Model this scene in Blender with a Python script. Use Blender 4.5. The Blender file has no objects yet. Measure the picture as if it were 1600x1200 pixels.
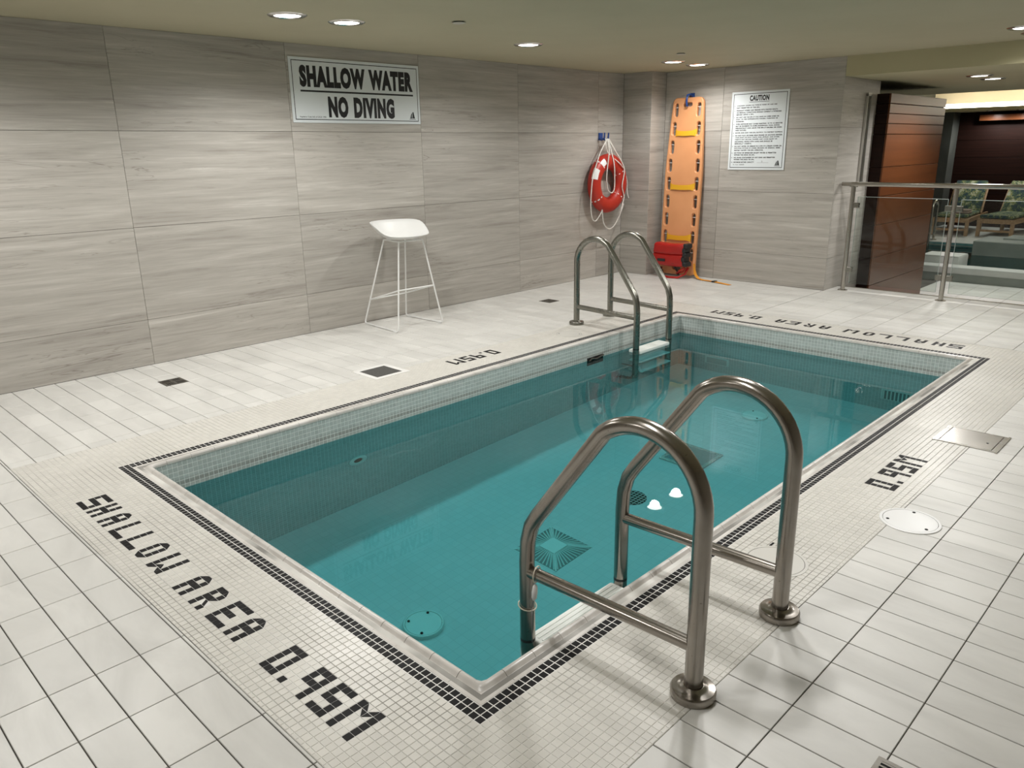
import bpy, bmesh, math, random
import numpy as np
from mathutils import Matrix, Vector

random.seed(7)
rng = np.random.default_rng(7)
scene = bpy.context.scene
COL = scene.collection
PI = math.pi

# ------------------------------------------------------------------ camera, world, exposure
H = 1.44
R3 = ((0.6973886209, 0.2187757980, -0.6824853563),
      (-0.7165279212, 0.1923852797, -0.6705040211),
      (-0.0153899160, 0.9566216882, 0.2909262726))
CAM = Vector((-1.1260, -1.2439, 1.44))
FPX = 27.1299 / 36 * 1600
cam_data = bpy.data.cameras.new('camera')
cam_data.sensor_width = 36.0
cam_data.lens = 27.1299
cam_data.clip_start = 0.05
cam_data.clip_end = 100
cam = bpy.data.objects.new('camera', cam_data)
mw = Matrix(R3).to_4x4()
mw.translation = CAM
cam.matrix_world = mw
COL.objects.link(cam)
scene.camera = cam

scene.view_settings.view_transform = 'Standard'
scene.view_settings.look = 'None'
scene.view_settings.exposure = 0.0
scene.view_settings.gamma = 1.0
scene.view_settings.use_curve_mapping = False
scene.cycles.max_bounces = 8
scene.cycles.diffuse_bounces = 4
scene.cycles.glossy_bounces = 4
scene.cycles.transmission_bounces = 8
scene.cycles.transparent_max_bounces = 12
scene.cycles.sample_clamp_indirect = 8.0
scene.cycles.use_denoising = True

world = bpy.data.worlds.new('world')
scene.world = world
world.use_nodes = True
world.node_tree.nodes['Background'].inputs[0].default_value = (0.9, 0.92, 1.0, 1)
world.node_tree.nodes['Background'].inputs[1].default_value = 0.0

SPOT_W = 60.0          # one downlight over the small pool
WARM = (1.0, 0.988, 0.972)

# ------------------------------------------------------------------ main dimensions (metres)
PL, PW = 4.8825, 2.54          # outer edge of the black mosaic border
PX, PY = PL / 195, PW / 100    # mosaic pitch
TX, TY = 0.125, 0.2535         # floor tile pitch
BAND = 14.5
XA, XB_ = -BAND * PX, PL + BAND * PX
YA, YB = -BAND * PY, PW + BAND * PY
IN = 0.113                     # pool wall face, in from the black border
ZW = -0.158                    # water level
ZBOT = -1.175
YL = 4.355                     # left wall
XBK = 6.74                     # back wall
ZC = 2.235                     # ceiling
XEDGE = 7.12                   # edge of the raised deck
ZLOW = -0.40                   # floor of the lower hall
XN, YR = -3.4, -3.0            # walls behind the camera

# ------------------------------------------------------------------ materials
def new_mat(name):
    m = bpy.data.materials.new(name)
    m.use_nodes = True
    nt = m.node_tree
    return m, nt, nt.nodes, nt.links, nt.nodes['Principled BSDF']

def plain(name, col, rough=0.5, metal=0.0, spec=0.5, coat=0.0, emit=None, emit_s=0.0):
    m, nt, N, L, b = new_mat(name)
    b.inputs['Base Color'].default_value = (*col, 1)
    b.inputs['Roughness'].default_value = rough
    b.inputs['Metallic'].default_value = metal
    b.inputs['Specular IOR Level'].default_value = spec
    b.inputs['Coat Weight'].default_value = coat
    if emit:
        b.inputs['Emission Color'].default_value = (*emit, 1)
        b.inputs['Emission Strength'].default_value = emit_s
    return m

def ramp(N, pts):
    r = N.new('ShaderNodeValToRGB')
    e = r.color_ramp.elements
    while len(e) > 1: e.remove(e[-1])
    e[0].position, e[0].color = pts[0][0], (*pts[0][1], 1)
    for p, c in pts[1:]:
        x = e.new(p); x.color = (*c, 1)
    return r

def noise(N, scale, detail=3, rough=0.5, dist=0.0, dims='3D'):
    n = N.new('ShaderNodeTexNoise')
    n.noise_dimensions = dims
    n.inputs['Scale'].default_value = scale
    n.inputs['Detail'].default_value = detail
    n.inputs['Roughness'].default_value = rough
    n.inputs['Distortion'].default_value = dist
    return n

def mix(N, L, a, b, f, mode='MIX'):
    m = N.new('ShaderNodeMix'); m.data_type = 'RGBA'; m.blend_type = mode
    for i, v in ((6, a), (7, b)):
        if isinstance(v, tuple): m.inputs[i].default_value = (*v, 1)
        else: L.new(v, m.inputs[i])
    if isinstance(f, (int, float)): m.inputs[0].default_value = f
    else: L.new(f, m.inputs[0])
    return m.outputs[2]

def math_n(N, L, op, a, b=None):
    m = N.new('ShaderNodeMath'); m.operation = op
    for i, v in enumerate((a, b)):
        if v is None: continue
        if isinstance(v, (int, float)): m.inputs[i].default_value = v
        else: L.new(v, m.inputs[i])
    return m.outputs[0]

def piece_random(N, L):
    """a number that differs from piece to piece, whether pieces are objects or islands of one mesh"""
    oi = N.new('ShaderNodeObjectInfo'); g = N.new('ShaderNodeNewGeometry')
    s = math_n(N, L, 'ADD', oi.outputs['Random'], g.outputs['Random Per Island'])
    return math_n(N, L, 'FRACT', s)

def tile_mat(name, base, var=0.06, rough=0.35, cloud=None, cloud_scale=2.5, cloud_amt=0.5, bump=0.0, streak=False, spec=0.5):
    m, nt, N, L, b = new_mat(name)
    b.inputs['Specular IOR Level'].default_value = spec
    r = piece_random(N, L)
    lo = tuple(c * (1 - var) for c in base); hi = tuple(min(1, c * (1 + var)) for c in base)
    col = mix(N, L, lo, hi, r)
    g = N.new('ShaderNodeNewGeometry')
    if cloud:
        n = noise(N, cloud_scale, 5, 0.6, 0.8)
        if streak:
            mp = N.new('ShaderNodeMapping'); mp.inputs['Scale'].default_value = (2.2, 0.75, 1)
            L.new(g.outputs['Position'], mp.inputs[0]); L.new(mp.outputs[0], n.inputs['Vector'])
        else:
            L.new(g.outputs['Position'], n.inputs['Vector'])
        rp = ramp(N, [(0.42, (0, 0, 0)), (0.72, (1, 1, 1))]); L.new(n.outputs[0], rp.inputs[0])
        f = math_n(N, L, 'MULTIPLY', rp.outputs[0], cloud_amt)
        col = mix(N, L, col, cloud, f)
    L.new(col, b.inputs['Base Color'])
    n2 = noise(N, 6, 3); L.new(g.outputs['Position'], n2.inputs['Vector'])
    mr = N.new('ShaderNodeMapRange'); mr.inputs[3].default_value = rough - 0.07; mr.inputs[4].default_value = rough + 0.12
    L.new(n2.outputs[0], mr.inputs[0]); L.new(mr.outputs[0], b.inputs['Roughness'])
    if bump:
        n3 = noise(N, 45, 3); L.new(g.outputs['Position'], n3.inputs['Vector'])
        bp = N.new('ShaderNodeBump'); bp.inputs['Strength'].default_value = bump; bp.inputs['Distance'].default_value = 0.002
        L.new(n3.outputs[0], bp.inputs['Height']); L.new(bp.outputs[0], b.inputs['Normal'])
    return m

def noise_mat(name, c1, c2, scale=8, rough=0.6, metal=0.0, lo=0.35, hi=0.65, detail=4, bump=0.0, stretch=(1, 1, 1)):
    m, nt, N, L, b = new_mat(name)
    g = N.new('ShaderNodeNewGeometry'); mp = N.new('ShaderNodeMapping'); mp.inputs['Scale'].default_value = stretch
    L.new(g.outputs['Position'], mp.inputs[0])
    n = noise(N, scale, detail); L.new(mp.outputs[0], n.inputs['Vector'])
    r = ramp(N, [(lo, c1), (hi, c2)]); L.new(n.outputs[0], r.inputs[0]); L.new(r.outputs[0], b.inputs['Base Color'])
    b.inputs['Roughness'].default_value = rough; b.inputs['Metallic'].default_value = metal
    if bump:
        bp = N.new('ShaderNodeBump'); bp.inputs['Strength'].default_value = bump; bp.inputs['Distance'].default_value = 0.002
        L.new(n.outputs[0], bp.inputs['Height']); L.new(bp.outputs[0], b.inputs['Normal'])
    return m

def stone_mat():
    m, nt, N, L, b = new_mat('veined_limestone')
    tc = N.new('ShaderNodeTexCoord'); oi = N.new('ShaderNodeObjectInfo')
    off = N.new('ShaderNodeCombineXYZ')
    L.new(math_n(N, L, 'MULTIPLY', oi.outputs['Random'], 37.0), off.inputs[0])
    L.new(math_n(N, L, 'MULTIPLY', oi.outputs['Random'], 91.0), off.inputs[1])
    add = N.new('ShaderNodeVectorMath'); add.operation = 'ADD'
    L.new(tc.outputs['Object'], add.inputs[0]); L.new(off.outputs[0], add.inputs[1])
    def layer(sx, sy, detail, dist, r_=0.55):
        mp = N.new('ShaderNodeMapping'); mp.inputs['Scale'].default_value = (sx, sy, 1)
        L.new(add.outputs[0], mp.inputs[0])
        n = noise(N, 1.0, detail, r_, dist); L.new(mp.outputs[0], n.inputs['Vector'])
        return n.outputs[0]
    a = layer(0.9, 15.0, 5, 0.9); c = layer(2.2, 52.0, 7, 1.1, 0.7); d = layer(0.9, 13.0, 4, 1.0)
    s = math_n(N, L, 'ADD', math_n(N, L, 'MULTIPLY', a, 0.55), math_n(N, L, 'MULTIPLY', c, 0.45))
    r = ramp(N, [(0.30, (0.285, 0.262, 0.234)), (0.43, (0.400, 0.374, 0.337)), (0.57, (0.480, 0.454, 0.412)), (0.70, (0.610, 0.585, 0.540))])
    L.new(s, r.inputs[0])
    # thin dark veins where one noise passes its middle value, broken up by another
    ab = math_n(N, L, 'ABSOLUTE', math_n(N, L, 'SUBTRACT', d, 0.5))
    v = ramp(N, [(0.0, (1, 1, 1)), (0.010, (0, 0, 0))]); L.new(ab, v.inputs[0])
    brk = layer(0.7, 2.0, 2, 0.0); br = ramp(N, [(0.50, (0, 0, 0)), (0.62, (1, 1, 1))]); L.new(brk, br.inputs[0])
    vf = math_n(N, L, 'MULTIPLY', math_n(N, L, 'MULTIPLY', v.outputs[0], br.outputs[0]), 0.55)
    col = mix(N, L, r.outputs[0], (0.17, 0.145, 0.12), vf)
    tone = N.new('ShaderNodeMapRange'); tone.inputs[3].default_value = 0.90; tone.inputs[4].default_value = 1.05
    L.new(oi.outputs['Random'], tone.inputs[0])
    tv = N.new('ShaderNodeCombineColor')
    for i in range(3): L.new(tone.outputs[0], tv.inputs[i])
    col = mix(N, L, col, tv.outputs[0], 1.0, 'MULTIPLY')
    L.new(col, b.inputs['Base Color'])
    b.inputs['Roughness'].default_value = 0.34
    b.inputs['Specular IOR Level'].default_value = 0.4
    return m

def wood_mat(name, dark, light, rough=0.3, spec=0.5):
    m, nt, N, L, b = new_mat(name)
    b.inputs['Specular IOR Level'].default_value = spec
    tc = N.new('ShaderNodeTexCoord'); oi = N.new('ShaderNodeObjectInfo')
    mp = N.new('ShaderNodeMapping'); mp.inputs['Scale'].default_value = (0.9, 26, 26)
    L.new(tc.outputs['Object'], mp.inputs[0])
    cmb = N.new('ShaderNodeCombineXYZ'); L.new(math_n(N, L, 'MULTIPLY', oi.outputs['Random'], 60), cmb.inputs[0]); L.new(cmb.outputs[0], mp.inputs['Location'])
    n = noise(N, 1.0, 5, 0.6, 0.15); L.new(mp.outputs[0], n.inputs['Vector'])
    r = ramp(N, [(0.3, dark), (0.7, light)]); L.new(n.outputs[0], r.inputs[0]); L.new(r.outputs[0], b.inputs['Base Color'])
    b.inputs['Roughness'].default_value = rough
    return m

def steel_mat(name, c=(0.36, 0.335, 0.30), rough=0.23, stain=0.5):
    m, nt, N, L, b = new_mat(name)
    g = N.new('ShaderNodeNewGeometry')
    n = noise(N, 14, 5, 0.65); L.new(g.outputs['Position'], n.inputs['Vector'])
    r = ramp(N, [(0.40, c), (0.75, tuple(x * y for x, y in zip(c, (0.62, 0.54, 0.45))))]); L.new(n.outputs[0], r.inputs[0])
    col = mix(N, L, c, r.outputs[0], stain)
    sp = noise(N, 85, 2); L.new(g.outputs['Position'], sp.inputs['Vector'])
    sr = ramp(N, [(0.735, (0, 0, 0)), (0.76, (1, 1, 1))]); L.new(sp.outputs[0], sr.inputs[0])
    col = mix(N, L, col, (0.05, 0.035, 0.025), math_n(N, L, 'MULTIPLY', sr.outputs[0], stain * 1.6))
    L.new(col, b.inputs['Base Color'])
    b.inputs['Metallic'].default_value = 1.0
    mr = N.new('ShaderNodeMapRange'); mr.inputs[3].default_value = rough - 0.04; mr.inputs[4].default_value = rough + 0.06
    L.new(n.outputs[0], mr.inputs[0]); L.new(mr.outputs[0], b.inputs['Roughness'])
    return m

def floral_mat():
    m, nt, N, L, b = new_mat('floral_fabric')
    tc = N.new('ShaderNodeTexCoord')
    v = N.new('ShaderNodeTexVoronoi'); v.inputs['Scale'].default_value = 9; L.new(tc.outputs['Object'], v.inputs['Vector'])
    n = noise(N, 22, 3, 0.6, 1.5); L.new(tc.outputs['Object'], n.inputs['Vector'])
    r = ramp(N, [(0.0, (0.006, 0.014, 0.03)), (0.44, (0.012, 0.035, 0.055)), (0.50, (0.03, 0.06, 0.03)), (0.57, (0.05, 0.10, 0.07)), (0.63, (0.22, 0.22, 0.05)), (0.72, (0.35, 0.38, 0.30))])
    s = math_n(N, L, 'ADD', math_n(N, L, 'MULTIPLY', n.outputs[0], 0.75), math_n(N, L, 'MULTIPLY', v.outputs['Distance'], 0.35))
    L.new(s, r.inputs[0]); L.new(r.outputs[0], b.inputs['Base Color'])
    b.inputs['Roughness'].default_value = 0.9
    return m

def water_mat(name, tint, rough=0.0, refl=0.75):
    m = bpy.data.materials.new(name); m.use_nodes = True
    N, L = m.node_tree.nodes, m.node_tree.links
    N.remove(N['Principled BSDF'])
    t = N.new('ShaderNodeBsdfRefraction'); t.inputs['Color'].default_value = (*tint, 1); t.inputs['IOR'].default_value = 1.33; t.inputs['Roughness'].default_value = rough
    gl = N.new('ShaderNodeBsdfGlossy'); gl.inputs['Roughness'].default_value = rough; gl.inputs[0].default_value = (1, 1, 1, 1)
    fr = N.new('ShaderNodeFresnel'); fr.inputs[0].default_value = 1.33
    mx = N.new('ShaderNodeMixShader')
    L.new(math_n(N, L, 'MULTIPLY', fr.outputs[0], refl), mx.inputs[0]); L.new(t.outputs[0], mx.inputs[1]); L.new(gl.outputs[0], mx.inputs[2])
    L.new(mx.outputs[0], N['Material Output'].inputs[0])
    return m

def glass_mat():
    m = bpy.data.materials.new('balustrade_glass'); m.use_nodes = True
    N, L = m.node_tree.nodes, m.node_tree.links
    N.remove(N['Principled BSDF'])
    t = N.new('ShaderNodeBsdfTransparent'); t.inputs[0].default_value = (0.88, 0.91, 0.89, 1)
    gl = N.new('ShaderNodeBsdfGlossy'); gl.inputs['Roughness'].default_value = 0.02; gl.inputs[0].default_value = (0.95, 0.95, 0.95, 1)
    fr = N.new('ShaderNodeFresnel'); fr.inputs[0].default_value = 1.30
    mx = N.new('ShaderNodeMixShader')
    L.new(fr.outputs[0], mx.inputs[0]); L.new(t.outputs[0], mx.inputs[1]); L.new(gl.outputs[0], mx.inputs[2])
    L.new(mx.outputs[0], N['Material Output'].inputs[0])
    return m

def basin_tile_mat():
    m, nt, N, L, b = new_mat('basin_mosaic')
    r = piece_random(N, L)
    col = mix(N, L, (0.46, 0.495, 0.47), (0.54, 0.575, 0.55), r)
    g = N.new('ShaderNodeNewGeometry'); sx = N.new('ShaderNodeSeparateXYZ'); L.new(g.outputs['Position'], sx.inputs[0])
    # scum line: a brownish deposit a few centimetres wide just above the water
    n = noise(N, 7, 3); L.new(g.outputs['Position'], n.inputs['Vector'])
    h = math_n(N, L, 'ADD', sx.outputs[2], math_n(N, L, 'MULTIPLY', math_n(N, L, 'SUBTRACT', n.outputs[0], 0.5), 0.022))
    rr = ramp(N, [(0.0, (0, 0, 0)), (0.001, (0, 0, 0)), (0.30, (1, 1, 1)), (0.60, (0, 0, 0))])
    mr = N.new('ShaderNodeMapRange'); mr.inputs[1].default_value = ZW; mr.inputs[2].default_value = ZW + 0.10
    L.new(h, mr.inputs[0]); L.new(mr.outputs[0], rr.inputs[0])
    col = mix(N, L, col, (0.22, 0.19, 0.16), math_n(N, L, 'MULTIPLY', rr.outputs[0], 0.6))
    L.new(col, b.inputs['Base Color']); b.inputs['Roughness'].default_value = 0.3
    return m

MAT = {}
MAT['tile'] = tile_mat('floor_tile', (0.675, 0.665, 0.63), 0.05, 0.38, (0.50, 0.49, 0.46), 2.2, 0.65, 0.05, True)
MAT['mosaic'] = tile_mat('mosaic_white', (0.665, 0.645, 0.595), 0.05, 0.30, (0.53, 0.51, 0.465), 1.8, 0.40)
MAT['black'] = tile_mat('mosaic_black', (0.013, 0.0125, 0.013), 0.3, 0.45, spec=0.12)
MAT['grout_floor'] = noise_mat('floor_grout', (0.030, 0.026, 0.022), (0.10, 0.09, 0.078), 3.0, 0.9)
MAT['grout_mosaic'] = noise_mat('mosaic_grout', (0.24, 0.23, 0.21), (0.70, 0.685, 0.64), 1.7, 0.85, 0, 0.42, 0.56)
MAT['grout_white'] = noise_mat('white_grout', (0.68, 0.67, 0.64), (0.76, 0.75, 0.72), 6, 0.85)
MAT['coping'] = noise_mat('coping_ceramic', (0.56, 0.53, 0.49), (0.68, 0.65, 0.61), 9, 0.28)
MAT['basin_tile'] = basin_tile_mat()
MAT['basin_grout'] = noise_mat('basin_grout', (0.76, 0.79, 0.76), (0.84, 0.87, 0.84), 8, 0.8)
MAT['stone'] = stone_mat()
MAT['stone_back'] = plain('stone_joint', (0.12, 0.11, 0.10), 0.9)
MAT['ceiling'] = noise_mat('ceiling_paint', (0.435, 0.395, 0.270), (0.46, 0.418, 0.288), 2, 0.75)
MAT['beam'] = noise_mat('beam_paint', (0.46, 0.42, 0.265), (0.48, 0.44, 0.28), 2, 0.7)
MAT['wall_plain'] = noise_mat('plain_wall', (0.45, 0.42, 0.37), (0.50, 0.47, 0.41), 1.5, 0.6)
MAT['wood'] = wood_mat('mahogany', (0.098, 0.030, 0.009), (0.130, 0.042, 0.013), 0.30, 0.40)
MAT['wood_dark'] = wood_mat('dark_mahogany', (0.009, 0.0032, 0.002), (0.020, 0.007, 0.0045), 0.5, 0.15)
MAT['teak'] = wood_mat('teak', (0.25, 0.145, 0.07), (0.42, 0.27, 0.14), 0.6)
MAT['steel'] = steel_mat('worn_steel', (0.34, 0.315, 0.285), 0.22, 0.30)
MAT['steel_green'] = steel_mat('dull_ladder_steel', (0.27, 0.265, 0.235), 0.27, 0.15)
MAT['steel_far'] = steel_mat('satin_steel', (0.46, 0.44, 0.40), 0.25, 0.15)
MAT['steel_dark'] = steel_mat('dull_steel', (0.22, 0.21, 0.19), 0.4, 0.6)
MAT['alu'] = plain('aluminium', (0.70, 0.69, 0.66), 0.35, 1.0)
MAT['white_plastic'] = plain('white_plastic', (0.80, 0.80, 0.79), 0.35)
MAT['stool_white'] = plain('stool_white', (0.78, 0.78, 0.76), 0.42)
MAT['sign_white'] = plain('sign_white', (0.74, 0.785, 0.80), 0.45)
MAT['ink'] = plain('black_ink', (0.012, 0.012, 0.014), 0.5)
MAT['ink_grey'] = plain('grey_ink', (0.18, 0.18, 0.19), 0.5)
MAT['orange'] = noise_mat('orange_plastic', (0.74, 0.335, 0.145), (0.80, 0.375, 0.17), 3, 0.45)
MAT['yellow'] = plain('yellow_webbing', (0.83, 0.44, 0.015), 0.7)
MAT['strap_orange'] = plain('orange_webbing', (0.80, 0.33, 0.03), 0.75)
MAT['red'] = noise_mat('red_vinyl', (0.40, 0.010, 0.008), (0.50, 0.016, 0.012), 4, 0.35)
MAT['buoy'] = noise_mat('buoy_red', (0.42, 0.022, 0.011), (0.49, 0.030, 0.016), 5, 0.42)
MAT['rope'] = noise_mat('white_rope', (0.62, 0.60, 0.56), (0.78, 0.76, 0.71), 60, 0.85)
MAT['cord'] = plain('cream_cord', (0.70, 0.64, 0.52), 0.8)
MAT['blue'] = plain('blue_plastic', (0.015, 0.06, 0.25), 0.4)
MAT['black_plastic'] = plain('black_plastic', (0.015, 0.015, 0.016), 0.45)
MAT['dark_hole'] = plain('dark_cavity', (0.006, 0.006, 0.006), 0.9)
MAT['drain_green'] = plain('pale_drain_plastic', (0.78, 0.83, 0.77), 0.4)
MAT['slate'] = noise_mat('dark_mesh', (0.055, 0.054, 0.050), (0.085, 0.083, 0.076), 90, 0.6)
MAT['water'] = water_mat('pool_water', (0.362, 0.765, 0.815))
MAT['water_far'] = water_mat('far_pool_water', (0.40, 0.66, 0.65), 0.02)
MAT['far_white'] = noise_mat('pale_pool_tile', (0.50, 0.50, 0.47), (0.58, 0.58, 0.55), 5, 0.5)
MAT['far_grey'] = noise_mat('grey_green_tile', (0.17, 0.19, 0.165), (0.22, 0.24, 0.21), 3, 0.5)
MAT['far_teal'] = noise_mat('teal_tile', (0.04, 0.12, 0.115), (0.09, 0.20, 0.19), 12, 0.4)
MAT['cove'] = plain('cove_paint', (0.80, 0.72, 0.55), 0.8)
MAT['grey_wall'] = noise_mat('grey_green_wall', (0.055, 0.06, 0.052), (0.075, 0.08, 0.07), 3, 0.6)
MAT['floral'] = floral_mat()
MAT['towel'] = noise_mat('towel', (0.30, 0.23, 0.19), (0.38, 0.30, 0.25), 40, 0.95)
MAT['glass'] = glass_mat()
MAT['glass_edge'] = plain('glass_edge', (0.42, 0.48, 0.45), 0.2)
MAT['lens'] = plain('lamp_lens', (0.9, 0.9, 0.88), 0.4, emit=(1.0, 0.96, 0.86), emit_s=14.0)
MAT['tube'] = plain('cove_lamp_tube', (0.9, 0.9, 0.9), 0.5, emit=(1.0, 0.95, 0.84), emit_s=9.0)
MAT['chrome'] = plain('chrome', (0.72, 0.71, 0.69), 0.15, 1.0)


MAT['plate_steel'] = steel_mat('brushed_plate', (0.60, 0.58, 0.55), 0.22, 0.25)
MAT['rail_steel'] = steel_mat('handrail_steel', (0.42, 0.40, 0.36), 0.16, 0.1)
MAT['lid_mosaic'] = tile_mat('lid_tile', (0.60, 0.585, 0.54), 0.03, 0.35)
MAT['drain_slot'] = plain('drain_slot', (0.22, 0.25, 0.235), 0.6)
MAT['inlet_brown'] = plain('inlet_brown', (0.06, 0.04, 0.02), 0.7)

# ------------------------------------------------------------------ object helpers
def tag(o, label, cat, group=None, kind=None):
    o['label'] = label
    o['category'] = cat
    if group: o['group'] = group
    if kind: o['kind'] = kind
    return o

def attach(o, parent):
    if parent is not None:
        o.parent = parent
        o.matrix_parent_inverse = Matrix.Translation(-parent.location)
    return o

def link(name, me, mat=None, parent=None, loc=None, rot=None, smooth=False):
    if mat is not None and len(me.materials) == 0:
        me.materials.append(MAT[mat] if isinstance(mat, str) else mat)
    o = bpy.data.objects.new(name, me)
    COL.objects.link(o)
    if loc is not None: o.location = loc
    if rot is not None: o.rotation_euler = rot
    attach(o, parent)
    if smooth:
        for p in me.polygons: p.use_smooth = True
    return o

def thing(name, loc, label, cat, group=None, kind=None):
    e = bpy.data.objects.new(name, None)
    e.empty_display_size = 0.1
    COL.objects.link(e)
    e.location = loc
    return tag(e, label, cat, group, kind)

class MB:
    """collects vertices and faces of one mesh"""
    def __init__(s): s.v, s.f = [], []
    def add(s, v, f):
        k = len(s.v); s.v += [tuple(p) for p in v]; s.f += [tuple(i + k for i in q) for q in f]; return s
    def box(s, x0, x1, y0, y1, z0, z1):
        v = [(x0,y0,z0),(x1,y0,z0),(x1,y1,z0),(x0,y1,z0),(x0,y0,z1),(x1,y0,z1),(x1,y1,z1),(x0,y1,z1)]
        return s.add(v, [(3,2,1,0),(4,5,6,7),(0,1,5,4),(1,2,6,5),(2,3,7,6),(3,0,4,7)])
    def cbox(s, x0, x1, y0, y1, z0, z1, c):
        """box with all edges chamfered by c"""
        bm = bmesh.new(); bmesh.ops.create_cube(bm, size=1.0)
        for v in bm.verts:
            v.co = Vector(((x0+x1)/2 + v.co.x*(x1-x0), (y0+y1)/2 + v.co.y*(y1-y0), (z0+z1)/2 + v.co.z*(z1-z0)))
        bmesh.ops.bevel(bm, geom=bm.edges[:], offset=c, segments=2, affect='EDGES', profile=0.5)
        bm.verts.index_update()
        s.add([v.co[:] for v in bm.verts], [[v.index for v in f.verts] for f in bm.faces]); bm.free(); return s
    def tube(s, pts, r, n=12, closed=False, cap=True, flat=None):
        """tube along points; r one radius or one per point; flat=(w,h) half sizes give a strip-like section"""
        P = [Vector(p) for p in pts]; k = len(P)
        R = r if isinstance(r, (list, tuple)) else [r] * k
        T = []
        for i in range(k):
            if closed: d = P[(i+1) % k] - P[i-1]
            else: d = P[min(i+1, k-1)] - P[max(i-1, 0)]
            T.append(d.normalized())
        up = Vector((0, 0, 1)) if abs(T[0].z) < 0.9 else Vector((1, 0, 0))
        u = (up - T[0] * up.dot(T[0])).normalized()
        rings = []
        for i in range(k):
            u = (u - T[i] * u.dot(T[i]))
            u = u.normalized() if u.length > 1e-6 else T[i].orthogonal().normalized()
            w = T[i].cross(u)
            ring = []
            for j in range(n):
                a = 2 * PI * j / n
                if flat: ring.append(P[i] + u * flat[1] * math.cos(a) + w * flat[0] * math.sin(a))
                else: ring.append(P[i] + (u * math.cos(a) + w * math.sin(a)) * R[i])
            rings.append(ring)
        v = [p for ring in rings for p in ring]; f = []
        m = k if closed else k - 1
        for i in range(m):
            a, b = i * n, ((i + 1) % k) * n
            for j in range(n):
                f.append((a + j, a + (j + 1) % n, b + (j + 1) % n, b + j))
        if cap and not closed:
            f.append(tuple(range(n - 1, -1, -1))); f.append(tuple((k - 1) * n + j for j in range(n)))
        return s.add(v, f)
    def lathe(s, prof, n=24, centre=(0, 0, 0), cap=True):
        """profile of (r, z) from bottom or top, turned about z"""
        v, f = [], []
        for r, z in prof:
            for j in range(n):
                a = 2 * PI * j / n
                v.append((centre[0] + r * math.cos(a), centre[1] + r * math.sin(a), centre[2] + z))
        for i in range(len(prof) - 1):
            for j in range(n):
                f.append((i * n + j, i * n + (j + 1) % n, (i + 1) * n + (j + 1) % n, (i + 1) * n + j))
        if cap:
            f.append(tuple(range(n - 1, -1, -1))); f.append(tuple((len(prof) - 1) * n + j for j in range(n)))
        return s.add(v, f)
    def prism(s, poly, z0, z1):
        n = len(poly); v = [(x, y, z0) for x, y in poly] + [(x, y, z1) for x, y in poly]
        f = [tuple(range(n - 1, -1, -1)), tuple(range(n, 2 * n))] + [(i, (i + 1) % n, n + (i + 1) % n, n + i) for i in range(n)]
        return s.add(v, f)
    def mesh(s, name):
        me = bpy.data.meshes.new(name); me.from_pydata(s.v, [], s.f); me.update(); return me
    def obj(s, name, mat, parent=None, loc=None, rot=None, smooth=False, angle=None):
        me = s.mesh(name)
        bm = bmesh.new(); bm.from_mesh(me); bmesh.ops.recalc_face_normals(bm, faces=bm.faces[:]); bm.to_mesh(me); bm.free()
        o = link(name, me, mat, parent, loc, rot)
        if smooth:
            me.shade_smooth() if hasattr(me, 'shade_smooth') else None
            for p in me.polygons: p.use_smooth = True
            if angle: me.set_sharp_from_angle(angle=math.radians(angle))
        return o

def project(p):
    d = Vector(p) - CAM
    c = [sum(R3[i][k] * d[i] for i in range(3)) for k in range(3)]
    if c[2] > -0.05: return None
    return 800 + FPX * c[0] / -c[2], 600 - FPX * c[1] / -c[2]

def pixel_area(corners):
    q = [project(c) for c in corners]
    if any(p is None for p in q): return 0.0
    if not any(-5 < p[0] < 1605 and -5 < p[1] < 1205 for p in q): return 0.0
    a = 0
    for i in range(len(q)):
        x0, y0 = q[i]; x1, y1 = q[(i + 1) % len(q)]
        a += x0 * y1 - x1 * y0
    return abs(a) / 2

# ---- tiles: chamfered slabs; the largest in view become objects, the rest one mesh of kind stuff
T_F = [(8,9,10,11),(4,5,9,8),(5,6,10,9),(6,7,11,10),(7,4,8,11),(0,1,5,4),(1,2,6,5),(2,3,7,6),(3,0,4,7)]
def tile_verts(w, h, d, c):
    x, y = w / 2, h / 2
    return [(-x,-y,-d),(x,-y,-d),(x,y,-d),(-x,y,-d),(-x,-y,-c),(x,-y,-c),(x,y,-c),(-x,y,-c),
            (-x+c,-y+c,0),(x-c,-y+c,0),(x-c,y-c,0),(-x+c,y-c,0)]
_tile_cache = {}
def tile_me(name, w, h, d, c, mat):
    k = (name, round(w, 4), round(h, 4), mat)
    if k not in _tile_cache:
        me = bpy.data.meshes.new(name); me.from_pydata(tile_verts(w, h, d, c), [], T_F); me.update()
        me.materials.append(MAT[mat]); _tile_cache[k] = me
    return _tile_cache[k]

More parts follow.
